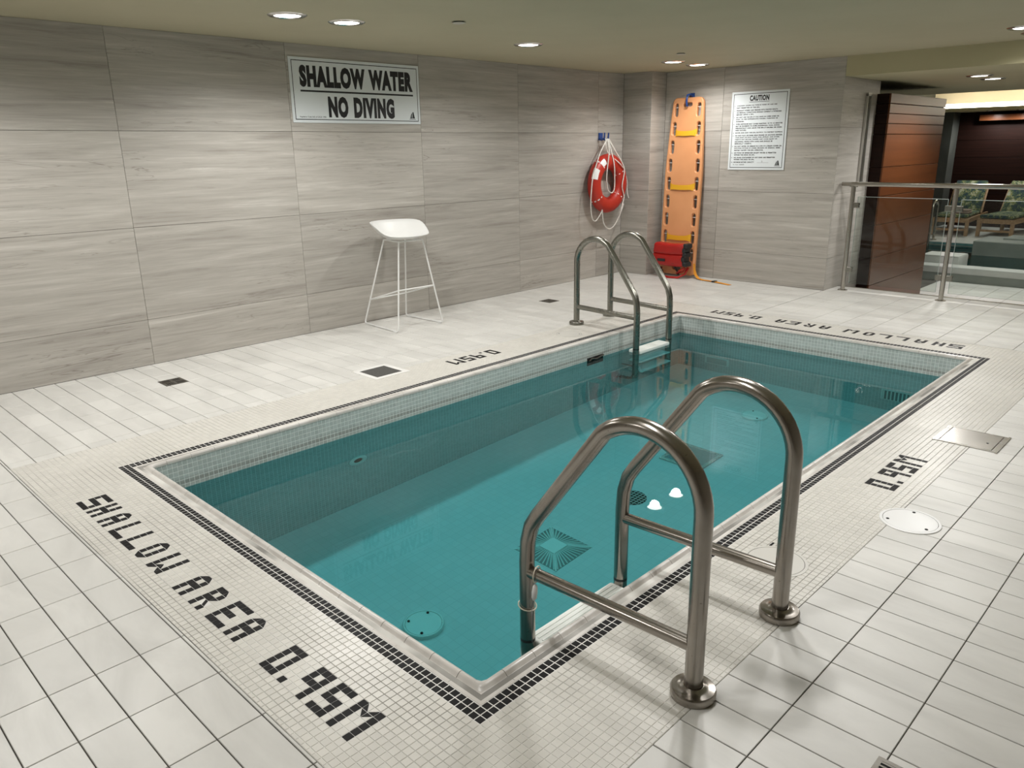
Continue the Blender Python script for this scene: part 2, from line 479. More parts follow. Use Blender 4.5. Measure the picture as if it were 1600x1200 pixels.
def lay_tiles(rects, frame, name, field, mat, parent, gap=(0.003, 0.003), d=0.006, c=0.0012, parts=300, tilt=0.0, pick=True):
    """rects (u0,u1,v0,v1) in the plane frame = (origin, U, V, N)"""
    O, U, V, Nn = [Vector(a) for a in frame]
    rot = Matrix((U, V, Nn)).transposed()
    eul = rot.to_euler()
    scored = []
    for r in rects:
        w, h = r[1] - r[0] - gap[0], r[3] - r[2] - gap[1]
        if w < 0.004 or h < 0.004: continue
        cu, cv = (r[0] + r[1]) / 2, (r[2] + r[3]) / 2
        P = O + U * cu + V * cv
        a = pixel_area([P + U * (sx * w / 2) + V * (sy * h / 2) for sx, sy in ((-1,-1),(1,-1),(1,1),(-1,1))]) if pick else 0
        scored.append((a, w, h, P))
    scored.sort(key=lambda s: -s[0])
    n_parts = 0; vs = []; fs = []
    for a, w, h, P in scored:
        tl = (random.uniform(-tilt, tilt), random.uniform(-tilt, tilt))
        if n_parts < parts and (a > 12 or not pick):
            o = bpy.data.objects.new(name, tile_me(name, w, h, d, c, mat)); COL.objects.link(o)
            o.location = P
            o.rotation_euler = (rot @ Matrix.Rotation(tl[0], 3, 'X') @ Matrix.Rotation(tl[1], 3, 'Y')).to_euler() if tilt else eul
            attach(o, parent); n_parts += 1
        else:
            k = len(vs)
            for x, y, z in tile_verts(w, h, d, c):
                vs.append(P + U * x + V * y + Nn * (z + y * tl[0] - x * tl[1]))
            fs += [tuple(i + k for i in q) for q in T_F]
    if vs:
        me = bpy.data.meshes.new(field); me.from_pydata([tuple(p) for p in vs], [], fs); me.update()
        o = link(field, me, mat, parent); o['kind'] = 'stuff'
    return n_parts

FLOOR_FRAME = ((0, 0, 0), (1, 0, 0), (0, 1, 0), (0, 0, 1))

# ================================================================== STRUCTURE
# ---- raised deck floor
def clip(regions, us, vs):
    out = []
    for a, b, c, d in regions:
        for i in range(len(us) - 1):
            u0, u1 = max(a, us[i]), min(b, us[i + 1])
            if u1 - u0 < 0.006: continue
            for j in range(len(vs) - 1):
                v0, v1 = max(c, vs[j]), min(d, vs[j + 1])
                if v1 - v0 < 0.006: continue
                out.append((u0, u1, v0, v1))
    return out

deck_regions = [(XN, XA, YR, YL), (XA, XB_, YB, YL), (XA, XB_, YR, YA), (XB_, XBK, 1.97, YL), (XB_, XEDGE, YR, 1.97)]
xs = [k * TX for k in range(-32, 60)]
ys = [-0.56 + k * TY for k in range(-14, 24)]
b = MB()
for a, bb, c, d in deck_regions: b.box(a, bb, c, d, -0.20, -0.004)
floor = tag(b.obj('floor', 'grout_floor'), 'pale stone-look rectangular floor tiles with dark joints around the pool', 'floor', kind='structure')
lay_tiles(clip(deck_regions, xs, ys), FLOOR_FRAME, 'floor_tile', 'floor_tile_field', 'tile', floor, (0.0034, 0.0030), 0.006, 0.0012, 300, 0.0012)

# ---- mosaic surround with black border and lettering
b = MB()
e = IN - 0.03
for a, bb, c, d in ((XA, e, YA, YB), (PL - e, XB_, YA, YB), (e, PL - e, YA, e), (e, PL - e, PW - e, YB)):
    b.box(a, bb, c, d, -0.0125, -0.0011)
surround = tag(b.obj('pool_surround', 'grout_mosaic'), 'off-white mosaic band with black border and lettering around the pool', 'pool surround', kind='structure')
b = MB()
for a, bb, c, d in ((-.3 * PX, 0.056, -.3 * PY, PW + .3 * PY), (PL - 0.056, PL + .3 * PX, -.3 * PY, PW + .3 * PY), (0.056, PL - 0.056, -.3 * PY, 0.056), (0.056, PL - 0.056, PW - 0.056, PW + .3 * PY)):
    b.box(a, bb, c, d, -0.010, -0.0009)
for i0, i1, j0, j1 in ((-11, -6, 7.5, 89.5), (201, 206, 8.5, 91.5), (92.5, 111.5, 106, 111), (87.5, 106.5, -11, -6)):      # paler grout bedding under the lettering
    b.box(i0 * PX, i1 * PX, j0 * PY, j1 * PY, -0.010, -0.0009)
b.obj('border_grout', 'grout_white', surround)

GLYPH = {'A': ('a#b', '#.#', '###', '#.#', '#.#'), 'O': ('a#b', '#.#', '#.#', '#.#', 'c#d'), 'S': ('####', '#...', '####', '...#', '####'),
         'H': ('#.#', '#.#', '###', '#.#', '#.#'), 'L': ('#...', '#...', '#...', '#...', '####'), 'W': ('#..#', '#..#', '#..#', '#ab#', '#dc#'),
         'M': ('#ba#', '#cd#', '#..#', '#..#', '#..#'), 'R': ('##b', '#.#', '##d', '#e.', '#.#'), 'E': ('####', '#...', '###.', '#...', '####'),
         '0': ('###', '#.#', '#.#', '#.#', '###'), '9': ('###', '#.#', '###', '..#', '..#'), '5': ('###', '#..', '###', '..#', '###'), '.': ('.', '.', '.', '.', '#')}
LONG = list(zip('SHALLOWAREA0.95M', (0, 5, 10, 15, 20, 25, 30, 39, 44, 49, 54, 63, 67, 69, 73, 77)))
SHORT = list(zip('0.95M', (0, 4, 6, 10, 14)))
# each text: letters, (cell of first column and top row), reading direction, up direction (always towards the water)
TEXTS = [('near', LONG, (-7, 88), (0, -1), (1, 0)), ('far', LONG, (201, 9), (0, 1), (-1, 0)),
         ('left', SHORT, (110, 106), (-1, 0), (0, -1)), ('right', SHORT, (88, -7), (1, 0), (0, 1))]
TRI = {'#': ((0, 0), (1, 0), (1, 1), (0, 1)), 'a': ((0, 0), (1, 0), (1, 1)), 'b': ((0, 0), (1, 0), (0, 1)), 'c': ((1, 0), (1, 1), (0, 1)), 'd': ((0, 0), (1, 1), (0, 1)), 'e': ((1.12, 0.0), (1.80, 0.0), (1.02, 1.0), (0.34, 1.0))}
ANTI = {'a': 'd', 'd': 'a', 'b': 'c', 'c': 'b'}
taken = {}
def shrink(poly, g):
    cx = sum(p[0] for p in poly) / len(poly); cy = sum(p[1] for p in poly) / len(poly)
    k = 1 - g * (1.0 if len(poly) == 4 else 1.9)
    return [(cx + (x - cx) * k, cy + (y - cy) * k) for x, y in poly]
anti_white = MB()
def cell_poly(ci, cj, code, rd, up):
    """letter-local unit square (u right, v up) of one cell to world x, y"""
    out = []
    cx, cy = (ci + 0.5), (cj + 0.5)
    for u, v in shrink(TRI[code], 0.08):
        x = cx + rd[0] * (u - .5) + up[0] * (v - .5)
        y = cy + rd[1] * (u - .5) + up[1] * (v - .5)
        out.append((x * PX, y * PY))
    a = sum(out[i][0] * out[(i + 1) % len(out)][1] - out[(i + 1) % len(out)][0] * out[i][1] for i in range(len(out)))
    return out if a > 0 else out[::-1]
for where, text, (ci, cj), rd, up in TEXTS:
    for ch, s in text:
        one = MB()
        for r, row in enumerate(GLYPH[ch]):
            for c, code in enumerate(row):
                if code == '.': continue
                i = ci + rd[0] * (s + c) - up[0] * r
                j = cj + rd[1] * (s + c) - up[1] * r
                taken[(i, j)] = True
                if code == 'e': taken[(i + rd[0], j + rd[1])] = True
                poly = cell_poly(i, j, code, rd, up)
                if where in ('near', 'right'):
                    MB().prism(poly, -0.006, 0.0002).obj('letter_tile', 'black', surround)
                else:
                    one.prism(poly, -0.006, 0.0002)
                if code in ANTI: anti_white.prism(cell_poly(i, j, ANTI[code], rd, up), -0.006, 0.0)
        if one.v:
            o = one.obj('mosaic_letter', 'black', surround); o['kind'] = 'stuff'
o = anti_white.obj('letter_background_tile', 'mosaic', surround); o['kind'] = 'stuff'

white, black = [], []
for i in range(-15, 210):
    for j in range(-15, 115):
        if 2 <= i < 193 and 2 <= j < 98: continue
        if (i, j) in taken: continue
        r = (max(i * PX, XA), min((i + 1) * PX, XB_), max(j * PY, YA), min((j + 1) * PY, YB))
        (black if (0 <= i < 195 and 0 <= j < 100) else white).append(r)
lay_tiles(white, FLOOR_FRAME, 'mosaic_tile', 'mosaic_tile_field', 'mosaic', surround, (0.0016, 0.0016), 0.004, 0.0009, 300, 0.005)
lay_tiles(black, FLOOR_FRAME, 'border_tile', 'border_tile_field', 'black', surround, (0.0034, 0.0034), 0.004, 0.0008, 300, 0.003)

# ---- pool basin
b = MB()
g = 0.0010
b.box(IN - 0.2, PL - IN + 0.2, IN - 0.2, PW - IN + 0.2, ZBOT - 0.1, ZBOT)
b.box(IN - 0.12, IN - g, IN - 0.12, PW - IN + 0.12, ZBOT, -0.013)
b.box(PL - IN + g, PL - IN + 0.12, IN - 0.12, PW - IN + 0.12, ZBOT, -0.013)
b.box(IN - g, PL - IN + g, IN - 0.12, IN - g, ZBOT, -0.013)
b.box(IN - g, PL - IN + g, PW - IN + g, PW - IN + 0.12, ZBOT, -0.013)
basin = tag(b.obj('pool_basin', 'basin_grout'), 'sunken rectangular pool basin lined with pale mosaic tiles', 'pool basin', kind='structure')

def grid_mat():
    m, nt, N, L, bs = new_mat('basin_floor_mosaic')
    gpos = N.new('ShaderNodeNewGeometry')
    br = N.new('ShaderNodeTexBrick')
    br.offset = 0.0; br.inputs['Scale'].default_value = 1.0
    br.inputs['Brick Width'].default_value = 0.05; br.inputs['Row Height'].default_value = 0.05
    br.inputs['Mortar Size'].default_value = 0.0016; br.inputs['Mortar Smooth'].default_value = 0.3
    br.inputs['Color1'].default_value = (0.66, 0.68, 0.65, 1); br.inputs['Color2'].default_value = (0.69, 0.71, 0.68, 1); br.inputs['Mortar'].default_value = (0.60, 0.62, 0.60, 1)
    L.new(gpos.outputs['Position'], br.inputs['Vector']); L.new(br.outputs[0], bs.inputs['Base Color'])
    bs.inputs['Roughness'].default_value = 0.45
    return m
MAT['basin_floor'] = grid_mat()
MB().box(IN - g, PL - IN + g, IN - g, PW - IN + g, ZBOT - 0.002, ZBOT + 0.002).obj('basin_floor_lining', 'basin_floor', basin)

rows_z = [-0.0135 - 0.0252 * k for k in range(0, 47)]
def wall_rects(u0, n, p, k0, k1):
    return [(u0 + i * p, u0 + (i + 1) * p, rows_z[k + 1], rows_z[k]) for i in range(n) for k in range(k0, k1)]
BW = {'left': ((0, PW - IN, 0), (1, 0, 0), (0, 0, 1), (0, -1, 0), IN, 186, (PL - 2 * IN) / 186, 220),
      'far': ((PL - IN, 0, 0), (0, -1, 0), (0, 0, 1), (-1, 0, 0), -(PW - IN), 92, (PW - 2 * IN) / 92, 80),
      'near': ((IN, 0, 0), (0, 1, 0), (0, 0, 1), (1, 0, 0), IN, 92, (PW - 2 * IN) / 92, 0),
      'right': ((0, IN, 0), (-1, 0, 0), (0, 0, 1), (0, 1, 0), -(PL - IN), 186, (PL - 2 * IN) / 186, 0)}
for k, (O, U, V, Nn, u0, n, p, parts) in BW.items():
    lay_tiles(wall_rects(u0, n, p, 0, 6), (O, U, V, Nn), 'waterline_tile', 'waterline_tile_field', 'basin_tile', basin, (0.0024, 0.0024), 0.004, 0.0009, parts, 0.002, parts > 0)
    lay_tiles(wall_rects(u0, n, p, 6, 46), (O, U, V, Nn), 'basin_wall_tile', 'basin_wall_tile_field', 'basin_tile', basin, (0.0024, 0.0024), 0.004, 0.0009, 0, 0.0, False)

# ---- coping: hand-grip edge pieces
PROF = [(0.0515, -0.012), (0.0515, 0.0), (0.070, -0.0015), (0.078, -0.0035), (0.083, -0.005), (0.088, -0.003), (0.094, 0.004), (0.100, 0.0078), (0.107, 0.0078), (0.113, 0.004), (0.1165, -0.003), (0.1165, -0.0125), (0.112, -0.0135)]
SIDE = {'near': lambda t, s: (t, s), 'far': lambda t, s: (PL - t, s), 'right': lambda t, s: (s, t), 'left': lambda t, s: (s, PW - t)}
def sweep(sections):
    n = len(PROF); v = [p for sec in sections for p in sec]; f = []
    for a in range(len(sections) - 1):
        for i in range(n):
            f.append((a * n + i, a * n + (i + 1) % n, (a + 1) * n + (i + 1) % n, (a + 1) * n + i))
    f.append(tuple(range(n))); f.append(tuple((len(sections) - 1) * n + i for i in range(n)))
    return MB().add(v, f)
CS = 0.19
for sd, fn in SIDE.items():
    length = PL if sd in ('left', 'right') else PW
    n = round((length - 2 * CS) / 0.122)
    st = (length - 2 * CS) / n
    for i in range(n):
        s0, s1 = CS + i * st + 0.0009, CS + (i + 1) * st - 0.0009
        secs = [[(*fn(t, s), z) for t, z in PROF] for s in (s0, s1)]
        sweep(secs).obj('coping_tile', 'coping', surround, smooth=True, angle=40)
for cx, cy in ((0, 0), (1, 0), (1, 1), (0, 1)):
    m = lambda x, y: ((PL - x) if cx else x, (PW - y) if cy else y)
    secs = [[(*m(t, CS - 0.0009), z) for t, z in PROF]]
    for q in (0.0, 0.5, 1.0):
        a = q * PI / 2
        secs.append([(*m(t + 0.02 * (1 - math.cos(a)) * (t > .075), t + 0.02 * (1 - math.sin(a)) * (t > .075)), z) for t, z in PROF])
    secs.append([(*m(CS - 0.0009, t), z) for t, z in PROF])
    sweep(secs).obj('coping_tile', 'coping', surround, smooth=True, angle=40)

# ---- water
me = bpy.data.meshes.new('pool_water')
me.from_pydata([(IN - g, IN - g, ZW), (PL - IN + g, IN - g, ZW), (PL - IN + g, PW - IN + g, ZW), (IN - g, PW - IN + g, ZW)], [], [(0, 1, 2, 3)])
for p_ in me.polygons: p_.use_smooth = True
water = tag(link('pool_water', me, 'water'), 'still teal water filling the small pool', 'water', kind='stuff')
water.cycles.is_caustics_caster = True
for o in bpy.data.objects:
    if o.parent == basin or o == basin: o.cycles.is_caustics_receiver = True

# ---- stone-clad walls
def stone_wall(name, base, panels, frame, label):
    """base: box of the wall core; panels: rects in the frame"""
    w = tag(MB().box(*base).obj(name, 'stone_back'), label, 'wall', kind='structure')
    lay_tiles(panels, frame, 'stone_panel', 'stone_panel_field', 'stone', w, (0.0022, 0.0022), 0.011, 0.0008, 400, 0.0, False)
    return w
ZR = [0.0, 0.325, 0.965, 1.597, ZC]
def panels(us, zs):
    return [(us[i], us[i + 1], zs[k], zs[k + 1]) for i in range(len(us) - 1) for k in range(len(zs) - 1)]
stone_wall('wall_left', (XN, XBK, YL + 0.011, YL + 0.12, -0.2, ZC), panels([XN, -2.93, -1.65, -0.375, 0.905, 2.188, 3.475, 4.722, 6.0, 6.46], ZR),
           ((0, YL, 0), (1, 0, 0), (0, 0, 1), (0, -1, 0)), 'long left wall clad in grey horizontally veined stone panels')
stone_wall('wall_back', (XBK + 0.011, XBK + 0.12, 1.98, 3.98, -0.2, ZC), panels([-3.975, -3.25, -1.97], ZR),
           ((XBK, 0, 0), (0, -1, 0), (0, 0, 1), (-1, 0, 0)), 'back wall of grey veined stone behind the spine board')
pil = stone_wall('wall_pillar', (6.471, XBK + .1, 3.986, YL + 0.1, -0.2, ZC), panels([-YL, -3.975], ZR),
           ((6.46, 0, 0), (0, -1, 0), (0, 0, 1), (-1, 0, 0)), 'narrow stone-clad corner pillar between the ring buoy and the spine board')
lay_tiles(panels([6.46, XBK], ZR), ((0, 3.975, 0), (1, 0, 0), (0, 0, 1), (0, -1, 0)), 'stone_panel', 'stone_panel_field', 'stone', pil, (0.0022, 0.0022), 0.011, 0.0008, 400, 0.0, False)
stone_wall('wall_return', (XBK + 0.011, 7.66, 1.981, 2.30, -0.6, 2.15), panels([XBK, 7.66], [ZLOW, 0.0, 0.325, 0.965, 1.597, 2.057]),
           ((0, 1.97, 0), (1, 0, 0), (0, 0, 1), (0, -1, 0)), 'end face of the back stone wall beside the glass balustrade')
tag(MB().box(XN, 17.5, YR - 0.1, YR, -0.6, 2.7).obj('wall_right', 'wall_plain'), 'plain warm grey side wall opposite the stone wall', 'wall', kind='structure')
tag(MB().box(XN - 0.1, XN, YR, YL + 0.1, -0.2, ZC).obj('wall_front', 'wall_plain'), 'plain warm grey wall behind the viewer', 'wall', kind='structure')

# ---- ceiling, beam
tag(MB().box(XN, XBK, YR, YL + 0.1, ZC, ZC + 0.08).obj('ceiling', 'ceiling'), 'low olive-beige painted ceiling over the small pool', 'ceiling', kind='structure')
tag(MB().box(XBK, 10.7, YR, 1.969, 2.057, ZC + 0.5).box(7.662, 10.7, 1.969, YL + 0.1, 2.057, ZC + 0.5).obj('ceiling_beam', 'beam'), 'dropped olive-beige bulkhead above the glass balustrade', 'ceiling', kind='structure')

# ---- lower hall beyond the balustrade
b = MB().box(XEDGE, 10.7, YR, 4.5, ZLOW - 0.2, ZLOW - 0.004); b.box(XEDGE - 0.05, XEDGE, YR, 1.97, -0.6, -0.004)
fl = tag(b.obj('floor_lower', 'grout_floor'), 'pale tiled lower floor seen beyond the glass balustrade', 'floor', kind='structure')
lay_tiles(clip([(XEDGE + 0.01, 10.7, -0.6, 1.97)], [XEDGE + k * 0.125 * 2 for k in range(0, 20)], [0.945 + k * 0.252 for k in range(-12, 8)]),
          ((0, 0, ZLOW), (1, 0, 0), (0, 1, 0), (0, 0, 1)), 'floor_tile', 'floor_tile_field', 'tile', fl, (0.004, 0.004), 0.006, 0.001, 120, 0.0)
tag(MB().box(XEDGE - 0.022, XEDGE, YR, 1.97, -0.004, 0.006).obj('trim_1', 'steel_far'), 'thin metal edging strip under the glass balustrade', 'trim', kind='structure')

# wood-clad partition
WX0, WX1, WY, WT = 7.60, 9.40, 1.83, 1.932
ww = tag(MB().box(WX0 + 0.02, WX1 - 0.004, WY + 0.018, 2.5, ZLOW, WT - 0.01).obj('wall_wood', 'wood_dark'), 'reddish brown wood-panelled partition behind the glass balustrade', 'wall', kind='structure')
wz = [ZLOW, -0.05, 0.25, 0.60, 0.90, 1.20, 1.53, 1.635, 1.735, 1.832, WT]
for k in range(len(wz) - 1):
    h = wz[k + 1] - wz[k] - 0.006
    w = WX1 - WX0
    me = MB().cbox(-w / 2, w / 2, -0.009, 0.009, -h / 2, h / 2, 0.002).mesh('wood_plank')
    link('wood_plank', me, 'wood', ww, loc=((WX0 + WX1) / 2, WY + 0.009, (wz[k] + wz[k + 1]) / 2))
    e = 0.45
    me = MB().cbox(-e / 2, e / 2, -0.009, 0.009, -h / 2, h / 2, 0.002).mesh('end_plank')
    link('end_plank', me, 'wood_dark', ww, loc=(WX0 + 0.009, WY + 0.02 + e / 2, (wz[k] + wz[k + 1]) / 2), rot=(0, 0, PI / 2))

tag(MB().box(7.66, 17.5, 4.40, 4.5, -0.6, 2.7).obj('wall_hall_side', 'grey_wall'), 'dark grey-green side wall of the far hall', 'wall', kind='structure')
bw = tag(MB().box(17.4, 17.5, YR, 4.5, -0.6, 2.05).obj('wall_hall_back', 'wood_dark'), 'very dark wood-panelled end wall behind the loungers', 'wall', kind='structure')
for k in range(6):
    z0, z1 = -0.25 + k * 0.345, -0.25 + (k + 1) * 0.345 - 0.006
    me = MB().cbox(-3.7, 3.7, -0.009, 0.009, z0 - (z0 + z1) / 2, z1 - (z0 + z1) / 2, 0.002).mesh('wood_plank')
    link('wood_plank', me, 'wood_dark', bw, loc=(17.39, 0.75, (z0 + z1) / 2), rot=(0, 0, PI / 2))
tag(MB().box(17.18, 17.38, YR, 3.45, 1.845, 1.955).obj('trim_2', 'wood'), 'lit orange-brown wooden ledge along the far dark wall', 'trim', kind='structure')
tag(MB().box(16.95, 17.38, 3.86, 4.08, -0.25, 2.03).obj('wall_hall_pillar', 'grey_wall'), 'slim dark grey pillar in the far hall corner', 'wall', kind='structure')
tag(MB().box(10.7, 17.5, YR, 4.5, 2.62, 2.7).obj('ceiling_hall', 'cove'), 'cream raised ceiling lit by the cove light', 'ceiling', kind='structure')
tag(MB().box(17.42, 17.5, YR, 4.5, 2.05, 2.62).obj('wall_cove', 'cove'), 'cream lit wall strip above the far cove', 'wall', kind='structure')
tag(MB().box(16.7, 17.42, YR, 4.4, 2.02, 2.085).obj('trim_3', 'beam'), 'cove shelf carrying the light strip in the far hall', 'trim', kind='structure')

# far pool: curb, floor, water, far deck
cu = tag(MB().cbox(10.69, 10.97, YR, 4.4, ZLOW - 0.05, -0.20, 0.012).obj('pool_curb', 'far_white'), 'low pale curb along the near edge of the far pool', 'curb', kind='structure')
MB().box(10.683, 10.70, YR, 4.4, ZLOW, -0.29).obj('curb_face', 'far_grey', cu)
b = MB().box(10.97, 14.15, YR, 4.4, -1.5, -1.4); b.box(14.13, 14.2, YR, 4.4, -1.4, -0.26)
fb = tag(b.obj('far_pool_basin', 'far_teal'), 'dark teal tiled basin of the far pool', 'pool basin', kind='structure')
for k in range(3):
    MB().box(14.119, 14.129, YR, 4.4, -0.31 - k * 0.05, -0.325 - k * 0.05 + 0.028).obj('tile_course', 'far_grey', fb)
me = bpy.data.meshes.new('far_pool_water')
me.from_pydata([(10.96, YR, -0.33), (14.14, YR, -0.33), (14.14, 4.4, -0.33), (10.96, 4.4, -0.33)], [], [(0, 1, 2, 3)])
tag(link('far_pool_water', me, 'water_far'), 'dark green water of the larger pool in the far hall', 'water', kind='stuff')
fd = tag(MB().box(14.14, 17.45, YR, 4.4, -0.5, -0.25).obj('floor_far_deck', 'far_white'), 'pale deck under the wooden loungers', 'floor', kind='structure')
sp = tag(MB().cbox(13.2, 14.1, 0.9, 2.25, -1.4, -0.10, 0.015).obj('pool_block', 'far_grey'), 'grey-green raised tiled block standing in the far pool', 'pool block', kind='structure')
MB().cbox(13.65, 14.25, -2.9, 1.93, -1.2, -0.075, 0.015).obj('raised_wall', 'far_grey', sp)

# ================================================================== LIGHTS
def downlight(x, y, z, label, power, r=0.118, spot=True, size=158, group='round ceiling downlights', caustic=True):
    t = thing('downlight', (x, y, z), label, 'ceiling light', group)
    k = r / 0.118
    MB().lathe([(0.079 * k, -0.002), (0.084 * k, -0.009), (0.108 * k, -0.008), (0.118 * k, -0.001), (0.118 * k, 0.004), (0.079 * k, 0.004)], 32, (x, y, z), cap=False).obj('trim_ring', 'chrome', t, smooth=True, angle=50)
    MB().lathe([(0.080 * k, 0.004), (0.080 * k, -0.004), (0.06 * k, -0.0055), (0.03 * k, -0.0062), (0.001, -0.0065)], 28, (x, y, z)).obj('lens', 'lens', t, smooth=True, angle=50)
    if spot:
        ld = bpy.data.lights.new('downlight_beam', 'SPOT')
        ld.energy = power; ld.color = WARM; ld.spot_size = math.radians(size); ld.spot_blend = 0.6; ld.shadow_soft_size = 0.055 * k
        if caustic: ld.cycles.is_caustics_light = True
        lo = bpy.data.objects.new('downlight_beam', ld); COL.objects.link(lo)
        lo.location = (x, y, z - 0.03); attach(lo, t)
    return t
downlight(1.588, 3.27, ZC, 'leftmost ceiling downlight, left of the pair above the no-diving sign', SPOT_W)
downlight(2.012, 3.27, ZC, 'right downlight of the pair above the no-diving sign', SPOT_W * 0.85)
downlight(3.736, 3.29, ZC, 'single ceiling downlight midway along the left stone wall', SPOT_W * 0.9)
downlight(5.810, 3.29, ZC, 'left downlight of the pair above the ring buoy corner', SPOT_W * 0.85)
downlight(6.255, 3.29, ZC, 'right downlight of the pair nearest the spine board', SPOT_W * 0.45)
downlight(5.900, 0.35, ZC, 'downlight cut by the right edge of the picture near the beam', SPOT_W * 0.9)
downlight(6.32, 0.35, ZC, 'downlight just beyond the right edge of the picture near the beam', SPOT_W * 0.8)
for x, l in ((1.60, 'ceiling downlight above the near ladder, first of the out-of-picture row'), (2.02, 'ceiling downlight above the skimmer lid, out of the picture'), (3.74, 'ceiling downlight above the steel cover plate, out of the picture')):
    downlight(x, 0.35, ZC, l, SPOT_W * (1.2 if x > 3 else 1.05))
for x, y, l in ((-0.52, 3.27, 'ceiling downlight left of the picture by the long stone wall, outer one'), (-0.10, 3.27, 'ceiling downlight left of the picture by the long stone wall, inner one'),
                (-0.52, 0.35, 'ceiling downlight over the viewer, outer one of the pair'), (-0.10, 0.35, 'ceiling downlight over the viewer, inner one of the pair')):
    downlight(x, y, ZC, l, SPOT_W * (0.8 if y > 1 else 0.36))
downlight(-2.2, 1.8, ZC, 'single ceiling downlight behind the viewer', SPOT_W)
for x, y, w_, l in ((12.0, -1.6, 90, 'unseen fill lamp added above the far pool'), (15.6, -0.2, 35, 'unseen fill lamp added above the far deck'), (11.3, 1.2, 190, 'unseen fill lamp added above the far pool curb'), (12.3, 3.6, 50, 'unseen fill lamp added above the far pool corner')):  # out-of-view lamps added only to brighten the far hall
    downlight(x, y, 2.62, l, w_, group='added fill lamps in the far hall', caustic=False)
downlight(7.83, 1.107, 2.057, 'left downlight of the pair under the bulkhead', SPOT_W * 0.95, caustic=False)
downlight(8.36, 1.12, 2.057, 'right downlight of the pair under the bulkhead', SPOT_W * 0.95, caustic=False)
for y, l in ((3.2, 'small downlight under the cove shelf above the first lounger'), (2.68, 'small downlight under the cove shelf at the picture edge')):
    downlight(16.86, y, 2.018, l, 40, 0.075, size=172, group='small downlights under the cove shelf', caustic=False)
lt = thing('cove_light', (16.98, 0.6, 2.085), 'long bright light tube lying on the far cove shelf', 'light strip')
MB().tube([(16.98, YR + 0.1, 2.135), (16.98, 4.3, 2.135)], 0.042, 10).obj('light_tube', 'tube', lt, smooth=True, angle=50)
for y in (-2.0, 0.0, 2.0, 3.9):
    MB().box(16.95, 17.01, y - 0.01, y + 0.01, 2.085, 2.10).obj('tube_clip', 'white_plastic', lt)
for x, y, l in ((2.553, 2.80, 'flat round sprinkler cover on the ceiling between the downlights'), (5.261, 2.855, 'small round sprinkler cover near the corner downlights')):
    t = thing('sprinkler_cover', (x, y, ZC), l, 'sprinkler cover', 'concealed sprinkler covers')
    MB().lathe([(0.044, -0.006), (0.044, -0.009), (0.036, -0.011), (0.001, -0.012)], 24, (x, y, ZC)).obj('plate', 'wall_plain', t, smooth=True, angle=50)
    MB().lathe([(0.034, 0.002), (0.034, -0.007)], 20, (x, y, ZC)).obj('gap_ring', 'dark_hole', t)

# ================================================================== LADDERS
def arc(c, r, a0, a1, n):
    return [(c[0] + r * math.cos(a0 + (a1 - a0) * i / n), c[1] + r * math.sin(a0 + (a1 - a0) * i / n)) for i in range(n + 1)]
def ladder_profile():
    """(distance from the deck post towards the pool, z)"""
    pts = [(0.0, 0.0), (0.0, 0.28), (0.0, 0.50)]
    c, r = (0.196, 0.536), 0.196
    pts += arc(c, r, PI, PI - 2.28, 16)
    ex, ez = pts[-1]
    # straight slope, then bend back to vertical at 0.620
    bx, bz, br = 0.622, 0.25, 0.09
    d = math.atan2(bz + 0.03 - ez, bx - ex)
    k = (bx - 0.05 - ex) / math.cos(d)
    sx, sz = ex + math.cos(d) * k, ez + math.sin(d) * k
    pts.append((sx, sz))
    for q in (0.33, 0.66):
        p0, p1, p2 = (sx, sz), (bx, sz - (bx - sx) * 1.05), (bx, 0.17)
        pts.append(tuple((1 - q) ** 2 * a + 2 * q * (1 - q) * b_ + q * q * c_ for a, b_, c_ in zip(p0, p1, p2)))
    pts += [(bx, 0.17), (bx, 0.0), (bx, -0.30), (bx, -0.72)]
    pts += [(bx - 0.01, -0.80), (bx - 0.05, -0.85), (bx - 0.10, -0.865), (bx - 0.145, -0.865)]
    return pts
LP_ = ladder_profile()
